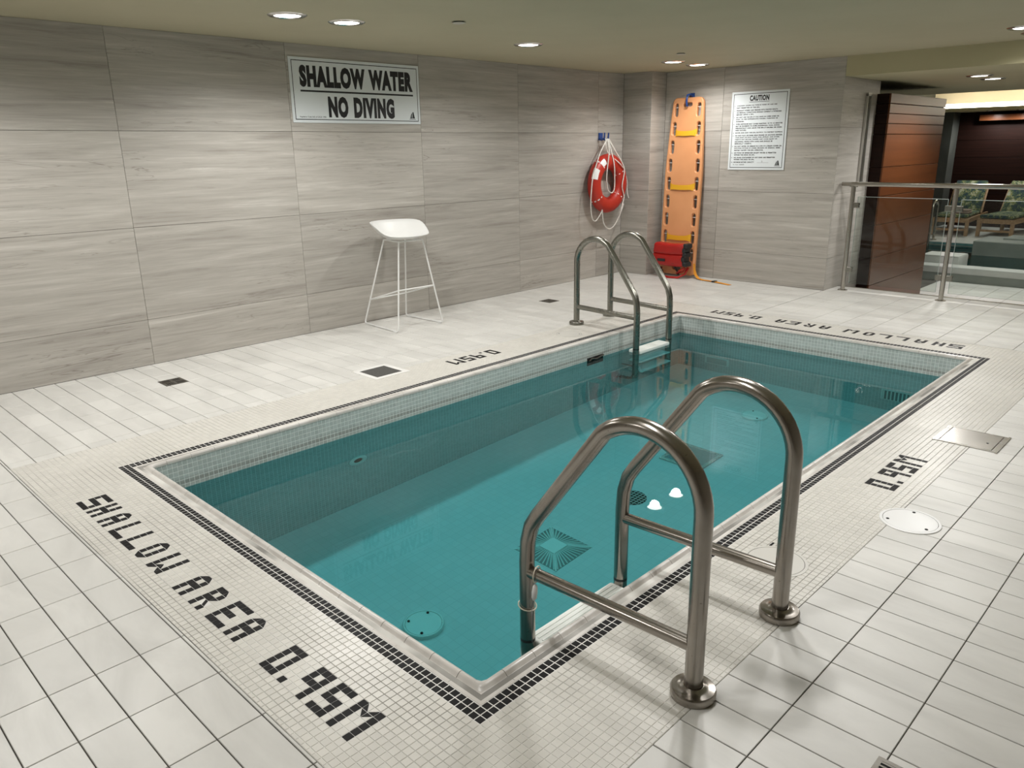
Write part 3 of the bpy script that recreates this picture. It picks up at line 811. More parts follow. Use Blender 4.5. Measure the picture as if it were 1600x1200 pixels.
def ladder(x1, x2, y0, sgn, label, mat):
    t = thing('pool_ladder', ((x1 + x2) / 2, y0, 0), label, 'pool ladder', 'steel pool ladders')
    for x in (x1, x2):
        f = lambda d, z: (x, y0 + sgn * d, z)
        o = MB().tube([f(d, z) for d, z in LP_], 0.0255, 20).obj('rail', mat, t, smooth=True, angle=50)
        o.cycles.is_caustics_receiver = True
        MB().lathe([(0.062, 0.0005), (0.063, 0.020), (0.059, 0.026), (0.046, 0.0285), (0.034, 0.030), (0.029, 0.034), (0.0265, 0.034), (0.0265, 0.006)], 36, (x, y0, 0), cap=False).obj('flange', mat, t, smooth=True, angle=45)
        MB().lathe([(0.030, 0.012), (0.030, 0.0325), (0.0246, 0.0335)], 24, (x, y0, 0), cap=False).obj('rust_ring', 'rust', t)
        MB().tube([f(0.0, 0.153), f(0.622, 0.136)], 0.0205, 16).obj('crossbar', mat, t, smooth=True, angle=50)
        MB().lathe([(0.0258, -0.122), (0.0258, -0.112)], 20, (x, y0 + sgn * 0.622, 0), cap=False).obj('rubber_band', 'black_plastic', t)
        MB().lathe([(0.040, 0.0), (0.040, 0.006), (0.026, 0.010)], 20, (0, 0, 0)).obj('wall_bumper', 'white_plastic', t, loc=(x, y0 + sgn * (0.622 - 0.150), -0.865), rot=(sgn * PI / 2, 0, 0))
    for x in (x1, x2):
        MB().tube([(x, y0 + sgn * 0.622, -0.52), (x, y0 + sgn * 0.49, -0.52)], 0.014, 10).obj('wall_arm', mat, t, smooth=True, angle=50)
    for k, z in enumerate((-0.135, -0.385, -0.635)):
        b = MB().cbox(x1 + 0.022, x2 - 0.022, *sorted((y0 + sgn * 0.535, y0 + sgn * (0.650 + 0.012 * k))), z - 0.035, z, 0.008)
        o = b.obj('step', 'step_plastic', t, smooth=True, angle=45); o.cycles.is_caustics_receiver = True
        for q in range(5):
            yy = y0 + sgn * 0.622 - sgn * 0.03 - 0.038 + q * 0.019
            MB().box(x1 + 0.04, x2 - 0.04, yy - 0.003, yy + 0.003, z, z + 0.0018).obj('tread_rib', 'step_plastic', o)
    return t
MAT['rust'] = noise_mat('rust', (0.045, 0.018, 0.008), (0.11, 0.05, 0.022), 40, 0.9)
MAT['step_plastic'] = plain('step_plastic', (0.80, 0.83, 0.79), 0.5)
ladder(0.481, 0.994, -0.342, 1, 'worn steel ladder with two arched handrails on the near right pool edge', 'steel')
ladder(3.882, 4.350, 2.890, -1, 'steel ladder with two arched handrails in the far left pool corner', 'steel_green')
# cord with a small hanging thermometer tied to the near ladder
t = thing('thermometer_cord', (0.481, 0.28, 0.12), 'cream cord and small clear pool thermometer tied to the near ladder post', 'cord')
def loop(cx, cy, cz, r, tilt, n=18, axis='z'):
    out = []
    for i in range(n):
        a = 2 * PI * i / n
        if axis == 'z': out.append((cx + r * math.cos(a), cy + r * math.sin(a), cz + tilt * math.sin(a)))
        else: out.append((cx + r * math.cos(a), cy + tilt * math.cos(a), cz + r * math.sin(a)))
    return out
MB().tube(loop(0.481, 0.28, 0.008, 0.0300, 0.006), 0.0022, 6, closed=True).obj('post_loop', 'cord', t, smooth=True)
MB().tube(loop(0.481, 0.238, 0.1375, 0.0260, 0.008, axis='y'), 0.0022, 6, closed=True).obj('bar_loop', 'cord', t, smooth=True)
MB().tube([(0.470, 0.232, 0.110), (0.462, 0.230, 0.09), (0.460, 0.234, 0.05), (0.462, 0.246, 0.018), (0.470, 0.2495, 0.008)], 0.0015, 6).obj('hanging_cord', 'ink_grey', t, smooth=True)
MB().tube([(0.468, 0.248, 0.012), (0.455, 0.236, -0.01), (0.447, 0.229, -0.045), (0.440, 0.222, -0.085)], 0.0014, 6).obj('loose_end', 'ink_grey', t, smooth=True)
MB().tube([(0.468, 0.2315, 0.110), (0.466, 0.231, 0.103), (0.463, 0.2305, 0.085), (0.461, 0.231, 0.065), (0.460, 0.2335, 0.055)], [0.003, 0.008, 0.010, 0.009, 0.003], 10).obj('float_bulb', 'white_plastic', t, smooth=True)

# ================================================================== SIGNS
def text_mesh(name, body, width, height, bold=0.0, depth=0.0, align='LEFT', line=1.0):
    """lettering as a flat mesh in the xy plane; height None keeps the aspect"""
    cu_ = bpy.data.curves.new(name, 'FONT'); cu_.body = body; cu_.size = 1.0; cu_.offset = bold; cu_.extrude = 0.0; cu_.align_x = align
    cu_.space_line = line; cu_.resolution_u = 3; cu_.space_word = 1.35; cu_.space_character = 1.0 + bold * 1.9
    o = bpy.data.objects.new(name, cu_); COL.objects.link(o)
    dg = bpy.context.evaluated_depsgraph_get()
    me = bpy.data.meshes.new_from_object(o.evaluated_get(dg))
    bpy.data.objects.remove(o); bpy.data.curves.remove(cu_)
    co = np.empty(len(me.vertices) * 3); me.vertices.foreach_get('co', co); co = co.reshape(-1, 3)
    mn, mx = co.min(0), co.max(0)
    sx = width / (mx[0] - mn[0]); sy = sx if height is None else height / (mx[1] - mn[1])
    co[:, 0] = (co[:, 0] - mn[0]) * sx; co[:, 1] = (co[:, 1] - mn[1]) * sy; co[:, 2] = 0
    me.vertices.foreach_set('co', co.ravel()); me.update(); me.name = name
    me.materials.clear()
    return me
class Sign:
    """flat board; local x to the right, y up, z out of the face"""
    def __init__(s, name, origin, rot, w, h, label, thick=0.006):
        s.t = thing(name, origin, label, 'sign')
        s.o, s.rot, s.m = Vector(origin), rot, Matrix.Rotation(rot[2], 4, 'Z') @ Matrix.Rotation(rot[0], 4, 'X')
        s.th = thick; s.w, s.h = w, h
        s.put(MB().cbox(0, w, 0, h, 0, thick, 0.0012).mesh('panel'), 'panel', 'sign_white', 0, 0, 0)
        m_, l_ = 0.022, 0.0055
        b = MB()
        for r in ((m_, w - m_, m_, m_ + l_), (m_, w - m_, h - m_ - l_, h - m_), (m_, m_ + l_, m_, h - m_), (w - m_ - l_, w - m_, m_, h - m_)):
            b.add([(r[0], r[2], 0), (r[1], r[2], 0), (r[1], r[3], 0), (r[0], r[3], 0)], [(0, 1, 2, 3)])
        s.put(b.mesh('border_line'), 'border_line', 'ink', 0, 0)
    def put(s, me, name, mat, x, y, z=None):
        z = s.th + 0.0005 if z is None else z
        p = s.o + s.m.to_3x3() @ Vector((x, y, z))
        return link(name, me, mat, s.t, loc=p, rot=s.rot)
    def text(s, body, name, x, y, w, h, bold=0.0, mat='ink', line=1.0):
        return s.put(text_mesh(name, body, w, h, bold, line=line), name, mat, x, y)
    def rect(s, name, x0, x1, y0, y1, mat='ink'):
        me = MB().add([(x0, y0, 0), (x1, y0, 0), (x1, y1, 0), (x0, y1, 0)], [(0, 1, 2, 3)]).mesh(name)
        return s.put(me, name, mat, 0, 0)
    def logo(s, x, y, k):
        """small printed mark: a leaning dark tower with a pale slit and lines of print under it"""
        b = MB()
        for poly in (((0, .22), (.42, .22), (.36, .92), (.30, .80), (.22, .72)), ((.46, .22), (.80, .22), (.60, 1.0), (.42, .96)),):
            b.add([(x + px * k, y + py * k, 0) for px, py in poly], [tuple(range(len(poly)))])
        s.put(b.mesh('logo_tower'), 'logo_tower', 'ink', 0, 0)
        b = MB()
        for px, py in ((.24, .40), (.24, .55), (.10, .34)):
            b.add([(x + (px) * k, y + py * k, .0004), (x + (px + .12) * k, y + py * k, .0004), (x + (px + .11) * k, y + (py + .05) * k, .0004), (x + px * k, y + (py + .05) * k, .0004)], [(0, 1, 2, 3)])
        s.put(b.mesh('logo_window'), 'logo_window', 'sign_white', 0, 0)
        s.rect('logo_caption', x - .08 * k, x + .92 * k, y + .08 * k, y + .15 * k, 'ink_grey')
sg = Sign('warning_sign', (2.206, YL - 0.001, 1.664), (PI / 2, 0, 0), 1.262, 0.477, 'wide white warning sign reading SHALLOW WATER NO DIVING on the left wall')
sg.text('SHALLOW WATER', 'headline', 0.085, 0.262, 1.105, 0.160, 0.070)
sg.rect('rule', 0.085, 1.190, 0.228, 0.241)
sg.text('NO DIVING', 'headline', 0.325, 0.040, 0.655, 0.162, 0.070)
sg.text('Regulation Code 565 of O.R.O. 1990', 'small_print', 0.062, 0.036, 0.235, 0.013, 0.015)
sg.logo(1.145, 0.032, 0.068)
sg = Sign('caution_sign', (XBK - 0.001, 3.144, 1.192), (PI / 2, 0, -PI / 2), 0.637, 0.786, 'white CAUTION sign with numbered spa rules on the back wall')
sg.text('CAUTION', 'headline', 0.205, 0.690, 0.215, 0.056, 0.055)
sg.rect('rule', 0.200, 0.425, 0.678, 0.682)
RULES = [('1.', ['CHILDREN UNDER (12) TWELVE YEARS OF AGE ARE', 'NOT PERMITTED IN THE SPA.']),
         ('2.', ['PREGNANT WOMEN AND PERSONS WITH KNOWN HEALTH', 'OR MEDICAL CONDITIONS SHOULD CONSULT A PHYSICIAN', 'BEFORE USING A SPA.']),
         ('3.', ['DO NOT USE THE SPA IF YOU HAVE AN OPEN SORE OR', 'RASH, OR ARE EXPERIENCING NAUSEA, VOMITING OR', 'DIARRHEA.']),
         ('4.', ['OVER EXPOSURE MAY CAUSE FAINTING. 10 TO 15 MINUTES', 'MAY BE EXCESSIVE TO SOME INDIVIDUALS. COOL DOWN', 'PERIODICALLY AND LEAVE THE SPA IF NAUSEA OR DIZZI-', 'NESS OCCURS.']),
         ('5.', ['ENTER AND EXIT THE SPA SLOWLY, TO PREVENT SLIPPING.']),
         ('6.', ['DO NOT PLAY OR SWIM NEAR DRAINS OR SUCTION DEVICES.', 'YOUR BODY OR BODY PARTS, HAIR, JEWELRY AND OTHER', 'OBJECTS MAY BECOME TRAPPED AND CAUSE INJURY OR', 'DROWNING. PEOPLE WITH LONG HAIR SHOULD BE', 'ESPECIALLY CAREFUL.']),
         ('7.', ['DO NOT ENTER OR REMAIN IN A SPA IF A DRAIN COVER OR', 'SUCTION FITTING IS LOOSE, BROKEN OR MISSING. IMME-', 'DIATELY NOTIFY THE SPA OPERATOR.']),
         ('8.', ['NO FOOD OR BEVERAGES EXCEPT WATER IS PERMITTED', 'WITHIN THE DECK OR SPA.']),
         ('9.', ['NO GLASS CONTAINERS OF ANY KIND ARE PERMITTED', 'WITHIN THE DECK OR SPA.']),
         ('10.', ['MAXIMUM BATHER CAPACITY'])]
y = 0.652
for num, lines in RULES:
    sg.text(num, 'rule_number', 0.036, y - 0.0115, 0.012 if len(num) < 3 else 0.018, 0.0115, 0.02)
    for ln in lines:
        sg.text(ln, 'rule_line', 0.064, y - 0.0115, len(ln) * 0.0104, 0.0130, 0.050)
        y -= 0.0205
    y -= 0.0062
sg.rect('fill_in_line', 0.335, 0.465, y + 0.0165, y + 0.0185, 'ink_grey')
sg.text('5', 'handwritten_number', 0.385, y + 0.021, 0.012, 0.016, 0.0, 'ink_grey')
sg.text('O. Reg. 428/05', 'small_print', 0.060, 0.046, 0.13, 0.0125, 0.02)
sg.logo(0.535, 0.034, 0.062)

# ================================================================== STOOL
t = thing('bar_stool', (2.92, 4.04, 0), 'white bar stool with moulded shell seat and thin sled legs', 'stool')
def seat_mesh():
    nr, na = 14, 48
    cx, cy = 2.925, 4.03
    v, f = [], []
    def P(r, a):
        ca, sa = math.cos(a), math.sin(a)
        e = 2.1
        k = (abs(ca / 0.252) ** e + abs(sa / 0.224) ** e) ** (-1 / e)
        x, y = ca * k * r, sa * k * r
        back = 0.5 + 0.5 * math.tanh((sa + 0.18) * 3.2)          # high lip wraps round back and sides, low at the front
        rim = 0.030 + 0.108 * back
        z = 0.738 + rim * (r ** 3.2) - 0.012 * (1 - r) + (0.014 * (-sa) * r ** 2 if sa < 0 else 0) - (0.018 * max(0, -sa) * r ** 6)
        return (cx + x, cy + y, z)
    v.append(P(0, 0))
    for i in range(1, nr + 1):
        for j in range(na): v.append(P(i / nr, 2 * PI * j / na))
    for j in range(na): f.append((0, 1 + j, 1 + (j + 1) % na))
    for i in range(nr - 1):
        for j in range(na):
            a, b2 = 1 + i * na, 1 + (i + 1) * na
            f.append((a + j, b2 + j, b2 + (j + 1) % na, a + (j + 1) % na))
    return MB().add(v, f)
o = seat_mesh().obj('seat', 'stool_white', t, smooth=True)
md = o.modifiers.new('thickness', 'SOLIDIFY'); md.thickness = 0.007; md.offset = -1
LB, LF, RF, RB = (2.82, 4.12, .728), (2.83, 3.93, .722), (3.06, 3.90, .722), (3.03, 4.10, .728)
fLB, fLF, fRF, fRB = (2.705, 4.31, .008), (2.665, 3.785, .008), (3.158, 3.795, .008), (3.140, 4.285, .008)
def rounded(pts, r=0.035, n=5):
    P = [Vector(p) for p in pts]; out = [P[0]]
    for i in range(1, len(P) - 1):
        a, c = (P[i - 1] - P[i]).normalized(), (P[i + 1] - P[i]).normalized()
        p0, p2 = P[i] + a * r, P[i] + c * r
        for q in range(n + 1):
            k = q / n; out.append(p0 * (1 - k) ** 2 + P[i] * 2 * k * (1 - k) + p2 * k * k)
    out.append(P[-1]); return [tuple(p) for p in out]
MB().tube(rounded([LB, fLB, fLF, LF], 0.03), 0.0068, 10).obj('sled_leg', 'stool_white', t, smooth=True, angle=60)
MB().tube(rounded([RB, fRB, fRF, RF], 0.03), 0.0068, 10).obj('sled_leg', 'stool_white', t, smooth=True, angle=60)
lerp = lambda a, b_, z: tuple(a[i] + (b_[i] - a[i]) * (z - a[2]) / (b_[2] - a[2]) for i in range(3))
q1, q2, q3, q4 = lerp(fLB, LB, .215), lerp(fLF, LF, .335), lerp(fRF, RF, .335), lerp(fRB, RB, .225)
for a, c in ((q1, q2), (q2, q3), (q3, q4), (q1, q4)):
    MB().tube([a, c], 0.0062, 8).obj('footrest_bar', 'stool_white', t, smooth=True, angle=60)
for a, c in ((LB, RB), (LF, RF), (LB, LF), (RB, RF)):
    MB().tube([a, c], 0.0062, 8).obj('seat_bracket', 'stool_white', t, smooth=True, angle=60)
for p in (fLB, fLF, fRF, fRB):
    dy = 0.04 if p[1] < 4 else -0.04
    MB().cbox(p[0] - .009, p[0] + .009, p[1] + dy - .02, p[1] + dy + .02, 0.0005, 0.006, 0.002).obj('glide', 'white_plastic', t)

# ================================================================== RING BUOY
RX, RZ, RY = 6.065, 1.055, YL - 0.095
hk = thing('wall_hook', (6.04, YL, 1.57), 'blue double wall hook holding the ring buoy rope', 'hook')
MB().cbox(6.005, 6.075, YL - 0.012, YL, 1.525, 1.60, 0.003).obj('back_plate', 'blue', hk)
for dx in (-0.035, 0.035):
    MB().tube([(6.04 + dx, YL - 0.008, 1.535), (6.04 + dx, YL - 0.05, 1.525), (6.04 + dx, YL - 0.085, 1.54), (6.04 + dx, YL - 0.09, 1.60)], [0.012, 0.011, 0.010, 0.008], 10).obj('prong', 'blue', hk, smooth=True, angle=60)
t = thing('ring_buoy', (RX, RY, 0.73), 'red ring buoy with white grab rope hanging on the left wall', 'ring buoy')
v, f = [], []
na, nb, RM, rm = 48, 18, 0.238, 0.085
for i in range(na):
    a = 2 * PI * i / na
    for j in range(nb):
        c = 2 * PI * j / nb
        rr = RM + rm * math.cos(c)
        v.append((RX + rr * math.cos(a), RY + rm * 0.80 * math.sin(c), RZ + rr * math.sin(a)))
for i in range(na):
    for j in range(nb):
        f.append((i * nb + j, ((i + 1) % na) * nb + j, ((i + 1) % na) * nb + (j + 1) % nb, i * nb + (j + 1) % nb))
MB().add(v, f).obj('ring', 'buoy', t, smooth=True)
def ring_pt(a, c, e=0.0):
    rr = RM + (rm + e) * math.cos(c)
    return Vector((RX + rr * math.cos(a), RY + (rm * 0.80 + e) * math.sin(c), RZ + rr * math.sin(a)))
def patch(name, a0, a1, c0, c1, mat):
    b = MB(); n, m = 6, 5; v = []; f = []
    for i in range(n + 1):
        for j in range(m + 1): v.append(ring_pt(a0 + (a1 - a0) * i / n, c0 + (c1 - c0) * j / m, 0.0016))
    for i in range(n):
        for j in range(m): f.append((i * (m + 1) + j, (i + 1) * (m + 1) + j, (i + 1) * (m + 1) + j + 1, i * (m + 1) + j + 1))
    b.add(v, f).obj(name, mat, t, smooth=True)
patch('white_label', 2.55, 2.95, -1.25, -0.30, 'white_plastic')
patch('white_label', 2.02, 2.30, -1.55, -0.75, 'white_plastic')
for a in (0.55, 2.25, 3.75, 5.55): patch('seam_band', a, a + 0.05, -2.9, 0.2, 'white_plastic')
hook_pt = Vector((6.04, YL - 0.10, 1.535))
def rope(pts, r=0.0065, n=8):
    P = [Vector(p) for p in pts]; out = []
    for i in range(len(P) - 1):
        p0, p1, p2, p3 = P[max(i - 1, 0)], P[i], P[i + 1], P[min(i + 2, len(P) - 1)]
        for k in range(n):
            q = k / n
            out.append(0.5 * ((2 * p1) + (p2 - p0) * q + (2 * p0 - 5 * p1 + 4 * p2 - p3) * q * q + (3 * p1 - p0 - 3 * p2 + p3) * q ** 3))
    out.append(P[-1])
    MB().tube(out, r, 7).obj('rope', 'rope', t, smooth=True)
yf = YL - 0.175
rope([hook_pt, (5.90, YL - .12, 1.40), (5.79, YL - .14, 1.24), (5.765, YL - .13, 1.17)])
rope([(5.765, YL - .13, 1.17), (5.715, YL - .15, 1.05), (5.70, YL - .15, .85), (5.74, YL - .14, .70), (5.82, YL - .13, .66), (5.895, YL - .14, .735), (5.905, YL - .15, .775)])
rope([(5.905, YL - .15, .775), (5.95, YL - .14, .63), (6.05, YL - .13, .555), (6.16, YL - .13, .58), (6.25, YL - .14, .70), (6.305, YL - .15, .82)])
rope([hook_pt, (5.98, yf, 1.40), (5.945, yf, 1.15), (5.965, yf, 1.01), (6.03, yf, .955), (6.085, yf, .99), (6.09, yf, 1.12), (6.07, yf, 1.28), hook_pt + Vector((0.01, -.005, -.005))])
rope([hook_pt + Vector((.01, 0, 0)), (6.12, YL - .14, 1.42), (6.22, yf, 1.28), (6.27, yf, 1.18), (6.235, yf, 1.02), (6.275, yf, .90), (6.23, yf, .78), (6.24, YL - .14, .69)])
rope([hook_pt + Vector((0.03, 0, 0)), (6.17, YL - .12, 1.40), (6.30, YL - .13, 1.22), (6.37, YL - .14, 1.08), (6.38, YL - .14, .95), (6.40, YL - .15, .88)], 0.006)
rope([hook_pt + Vector((-0.03, 0, 0)), (6.0, YL - .12, 1.43), (6.06, YL - .13, 1.36), (6.16, yf, 1.28), (6.25, yf, 1.22)], 0.006)

# ================================================================== SPINE BOARD
def curve_plate(name, outer, holes, thick, bevel):
    cu_ = bpy.data.curves.new(name, 'CURVE'); cu_.dimensions = '2D'; cu_.fill_mode = 'BOTH'; cu_.extrude = thick / 2 - bevel; cu_.bevel_depth = bevel; cu_.bevel_resolution = 1; cu_.offset = -bevel
    for poly in [outer] + holes:
        s = cu_.splines.new('POLY'); s.points.add(len(poly) - 1); s.use_cyclic_u = True
        for q, p in zip(s.points, poly): q.co = (p[0], p[1], 0, 1)
    o = bpy.data.objects.new(name, cu_); COL.objects.link(o)
    me = bpy.data.meshes.new_from_object(o.evaluated_get(bpy.context.evaluated_depsgraph_get()))
    bpy.data.objects.remove(o); bpy.data.curves.remove(cu_); me.name = name; me.materials.clear()
    return me
def slot(cx, cy, w, h, n=6):
    r = min(w, h) / 2; out = []
    if h > w:
        out += [(cx + r * math.cos(a), cy + h / 2 - r + r * math.sin(a)) for a in [PI * i / n for i in range(n + 1)]]
        out += [(cx + r * math.cos(a), cy - h / 2 + r + r * math.sin(a)) for a in [PI + PI * i / n for i in range(n + 1)]]
    else:
        out += [(cx + w / 2 - r + r * math.cos(a), cy + r * math.sin(a)) for a in [-PI / 2 + PI * i / n for i in range(n + 1)]]
        out += [(cx - w / 2 + r + r * math.cos(a), cy + r * math.sin(a)) for a in [PI / 2 + PI * i / n for i in range(n + 1)]]
    return out
# local frame: u to the viewer's right (-y), v up along the board, n towards the room
BH = 1.935
def half_width(v): return 0.236 if v < 1.15 else 0.236 - 0.046 * ((v - 1.15) / (BH - 1.15)) ** 1.1
outer = []
for a in range(5): q = PI + a * PI / 8; outer.append((-0.236 + 0.05 + 0.05 * math.cos(q), 0.05 + 0.05 * math.sin(q)))
for a in range(5): q = 1.5 * PI + a * PI / 8; outer.append((0.236 - 0.05 + 0.05 * math.cos(q), 0.05 + 0.05 * math.sin(q)))
for v_ in (0.6, 1.15, 1.3, 1.45, 1.6, 1.75, BH - 0.05): outer.append((half_width(v_), v_))
for a in range(1, 5): q = a * PI / 8; outer.append((half_width(BH) - 0.05 + 0.05 * math.cos(q), BH - 0.05 + 0.05 * math.sin(q)))
for a in range(5): q = PI / 2 + a * PI / 8; outer.append((-half_width(BH) + 0.05 + 0.05 * math.cos(q), BH - 0.05 + 0.05 * math.sin(q)))
for v_ in (1.75, 1.6, 1.45, 1.3, 1.15, 0.6): outer.append((-half_width(v_), v_))
SV = [1.805 - 0.197 * k for k in range(9)]
holes = []
for v_ in SV:
    w_ = half_width(v_) - 0.056
    holes += [slot(-w_, v_, 0.047, 0.142), slot(w_, v_, 0.047, 0.142)]
holes.append(slot(0.0, BH - 0.075, 0.11, 0.042)); holes.append(slot(0.0, 0.075, 0.11, 0.042))
BO = Vector((6.615, 3.650, 0.022)); lean = math.atan2(0.095, BH)
bt = thing('spine_board', (6.60, 3.65, 0), 'tall orange rescue spine board with side slots leaning on the back wall', 'spine board')
Bm = Matrix.Translation(BO) @ Matrix.Rotation(lean, 4, 'Y') @ Matrix(((0, 0, -1, 0), (-1, 0, 0, 0), (0, 1, 0, 0), (0, 0, 0, 1)))
def on_board(me, name, mat, parent, smooth=False):
    me.transform(Bm)
    return link(name, me, mat, parent, smooth=smooth)
on_board(curve_plate('board', outer, holes, 0.045, 0.009), 'board', 'orange', bt)
for v_, dw in ((1.565, 0.0), (0.985, 0.0), (0.425, 0.0)):
    w_ = half_width(v_) - 0.076
    b = MB(); v = []; f = []
    n = 14
    for i in range(n + 1):
        q = i / n; u = -w_ + 2 * w_ * q
        sag = 0.022 * math.sin(PI * q)
        e = 0.5 - abs(q - 0.5)
        hh = 0.026 + 0.016 * max(0, 0.16 - e) / 0.16
        zz = 0.0235 + 0.012 * math.sin(PI * q) ** 0.4 if 0 < q < 1 else 0.012
        for s_ in (1, -1):
            for dz in (0, 0.003): v.append((u, v_ - sag * 0.4 + s_ * hh, zz + dz))
    for i in range(n):
        a, c = i * 4, i * 4 + 4
        f += [(a + 1, a + 3, c + 3, c + 1), (a, c, c + 2, a + 2), (a, a + 1, c + 1, c), (a + 2, c + 2, c + 3, a + 3)]
    f += [(0, 2, 3, 1), (n * 4, n * 4 + 1, n * 4 + 3, n * 4 + 2)]
    on_board(b.add(v, f).mesh('strap'), 'strap', 'yellow', bt)
for v_ in SV:   # speed-clip pins across each slot
    w_ = half_width(v_) - 0.056
    for s_ in (-1, 1):
        on_board(MB().tube([(s_ * w_ - .023, v_ + .03, 0), (s_ * w_ + .023, v_ + .03, 0)], 0.004, 8).mesh('clip_pin'), 'clip_pin', 'white_plastic', bt, True)
hk = thing('wall_hook', (XBK, 3.63, 1.93), 'blue wall hook over the top of the spine board', 'hook')
MB().cbox(XBK - 0.012, XBK, 3.60, 3.66, 1.90, 2.00, 0.003).obj('back_plate', 'blue', hk)
MB().tube([(XBK - 0.008, 3.625, 1.965), (XBK - 0.06, 3.628, 1.985), (XBK - 0.105, 3.63, 1.975), (XBK - 0.112, 3.632, 1.93), (XBK - 0.105, 3.635, 1.88), (XBK - 0.085, 3.637, 1.865)], 0.011, 10).obj('prong', 'blue', hk, smooth=True, angle=60)
# orange strap trailing on the floor
st = thing('loose_strap', (6.50, 3.2, 0), 'loose orange strap trailing on the floor beside the spine board', 'strap')
def ribbon(pts, w, th, side):
    P = [Vector(p) for p in pts]; v = []; f = []
    for i, p in enumerate(P):
        d = (P[min(i + 1, len(P) - 1)] - P[max(i - 1, 0)]).normalized()
        sd = (Vector(side[i]) - d * Vector(side[i]).dot(d)).normalized(); nn = d.cross(sd)
        for a, c in ((1, 1), (-1, 1), (-1, -1), (1, -1)): v.append(p + sd * (a * w / 2) + nn * (c * th / 2))
    for i in range(len(P) - 1):
        for k in range(4): f.append((i * 4 + k, i * 4 + (k + 1) % 4, i * 4 + 4 + (k + 1) % 4, i * 4 + 4 + k))
    f += [(0, 1, 2, 3), tuple(len(P) * 4 - 4 + k for k in (3, 2, 1, 0))]
    return MB().add(v, f)
X_ = (1, 0, 0)
ribbon([(6.60, 3.415, .165), (6.60, 3.408, .10), (6.59, 3.385, .045), (6.56, 3.33, .012), (6.53, 3.25, .006), (6.50, 3.10, .008), (6.46, 2.96, .005), (6.43, 2.86, .004)], 0.045, 0.003, [(1, .1, .3)] * 3 + [X_] * 5).obj('webbing', 'strap_orange', st, smooth=True, angle=50)
MB().cbox(6.47, 6.53, 3.07, 3.11, 0.002, 0.016, 0.003).obj('buckle', 'black_plastic', st)

# ---- red head immobiliser strapped to the foot of the board
hb = thing('head_immobilizer', (6.52, 3.65, 0), 'red padded head immobiliser with black straps at the foot of the spine board', 'rescue cushion')
def cushion(x0, x1, y0, y1, z0, z1, c, name, mat, parent, lev=2):
    bm = bmesh.new(); bmesh.ops.create_cube(bm, size=1.0)
    for v_ in bm.verts: v_.co = Vector(((x0 + x1) / 2 + v_.co.x * (x1 - x0), (y0 + y1) / 2 + v_.co.y * (y1 - y0), (z0 + z1) / 2 + v_.co.z * (z1 - z0)))
    bmesh.ops.bevel(bm, geom=bm.edges[:], offset=c, segments=4, affect='EDGES', profile=0.5)
    bmesh.ops.subdivide_edges(bm, edges=bm.edges[:], cuts=1, use_grid_fill=True)
    for v_ in bm.verts:
        p = v_.co; k = 0.0055
        v_.co = p + Vector((k * math.sin(p.y * 31 + p.z * 22), k * math.sin(p.z * 27 + 1), k * math.sin(p.y * 23 + 2)))
    me = bpy.data.meshes.new(name); bm.to_mesh(me); bm.free()
    return link(name, me, mat, parent, smooth=True)
cushion(6.445, 6.575, 3.445, 3.885, 0.135, 0.275, 0.03, 'cushion', 'red', hb)
cushion(6.435, 6.570, 3.455, 3.878, 0.265, 0.390, 0.035, 'cushion', 'red', hb)
MB().cbox(6.428, 6.440, 3.70, 3.80, 0.185, 0.215, 0.003).obj('black_patch', 'black_plastic', hb)
for k in range(5):
    cushion(6.43, 6.555, 3.425 + (k % 2) * .015, 3.475 + (k % 2) * .012, 0.145 + k * .05, 0.20 + k * .05, 0.014, 'velcro_strap', 'black_plastic', hb)
for y_ in (3.60, 3.815):
    ribbon([(6.44, y_, .17), (6.50, y_, .11), (6.56, y_, .06), (6.57, y_, .025)], 0.03, 0.004, [(0, 1, 0)] * 4).obj('hanging_strap', 'black_plastic', hb, smooth=True)
pts = [(6.555, 3.82, .10), (6.50, 3.80, .03), (6.45, 3.73, .012), (6.43, 3.63, .010), (6.45, 3.53, .014), (6.50, 3.47, .05), (6.545, 3.455, .12)]
MB().tube(pts, 0.012, 8).obj('base_strap', 'red', hb, smooth=True)
pts = [(6.54, 3.46, .12), (6.50, 3.50, .075), (6.47, 3.56, .06), (6.46, 3.50, .10), (6.47, 3.455, .13)]
MB().tube(pts, 0.010, 8).obj('base_strap', 'red', hb, smooth=True)

# ================================================================== DECK FITTINGS
def square_drain(cx, cy, s, label):
    t = thing('floor_drain', (cx, cy, 0), label, 'floor drain', 'small square floor drains')
    h = s / 2
    MB().box(cx - h, cx + h, cy - h, cy + h, -0.003, 0.0008).obj('sump', 'dark_hole', t)
    b = MB(); w = 0.012
    for r in ((-h, h, -h, -h + w), (-h, h, h - w, h), (-h, -h + w, -h + w, h - w), (h - w, h, -h + w, h - w)):
        b.box(cx + r[0], cx + r[1], cy + r[2], cy + r[3], 0.0, 0.0026)
    b.obj('frame', 'steel_dark', t)
    for sx, sy in ((1, 1), (1, -1), (-1, 1), (-1, -1)):       # four fields of slots, laid in turn
        for k in range(4):
            d = 0.014 + k * 0.0135
            if sx * sy > 0: MB().box(*sorted((cx + sx * d, cx + sx * (d + .006))), *sorted((cy + sy * .012, cy + sy * (h - w))), 0.0, 0.0022).obj('grate_bar', 'steel_dark', t)
            else: MB().box(*sorted((cx + sx * .012, cx + sx * (h - w))), *sorted((cy + sy * d, cy + sy * (d + .006))), 0.0, 0.0022).obj('grate_bar', 'steel_dark', t)
    MB().box(cx - h + w, cx + h - w, cy - .009, cy + .009, 0.0, 0.0024).obj('cross_bar', 'steel_dark', t)
    MB().box(cx - .009, cx + .009, cy - h + w, cy + h - w, 0.0, 0.00245).obj('cross_bar', 'steel_dark', t)
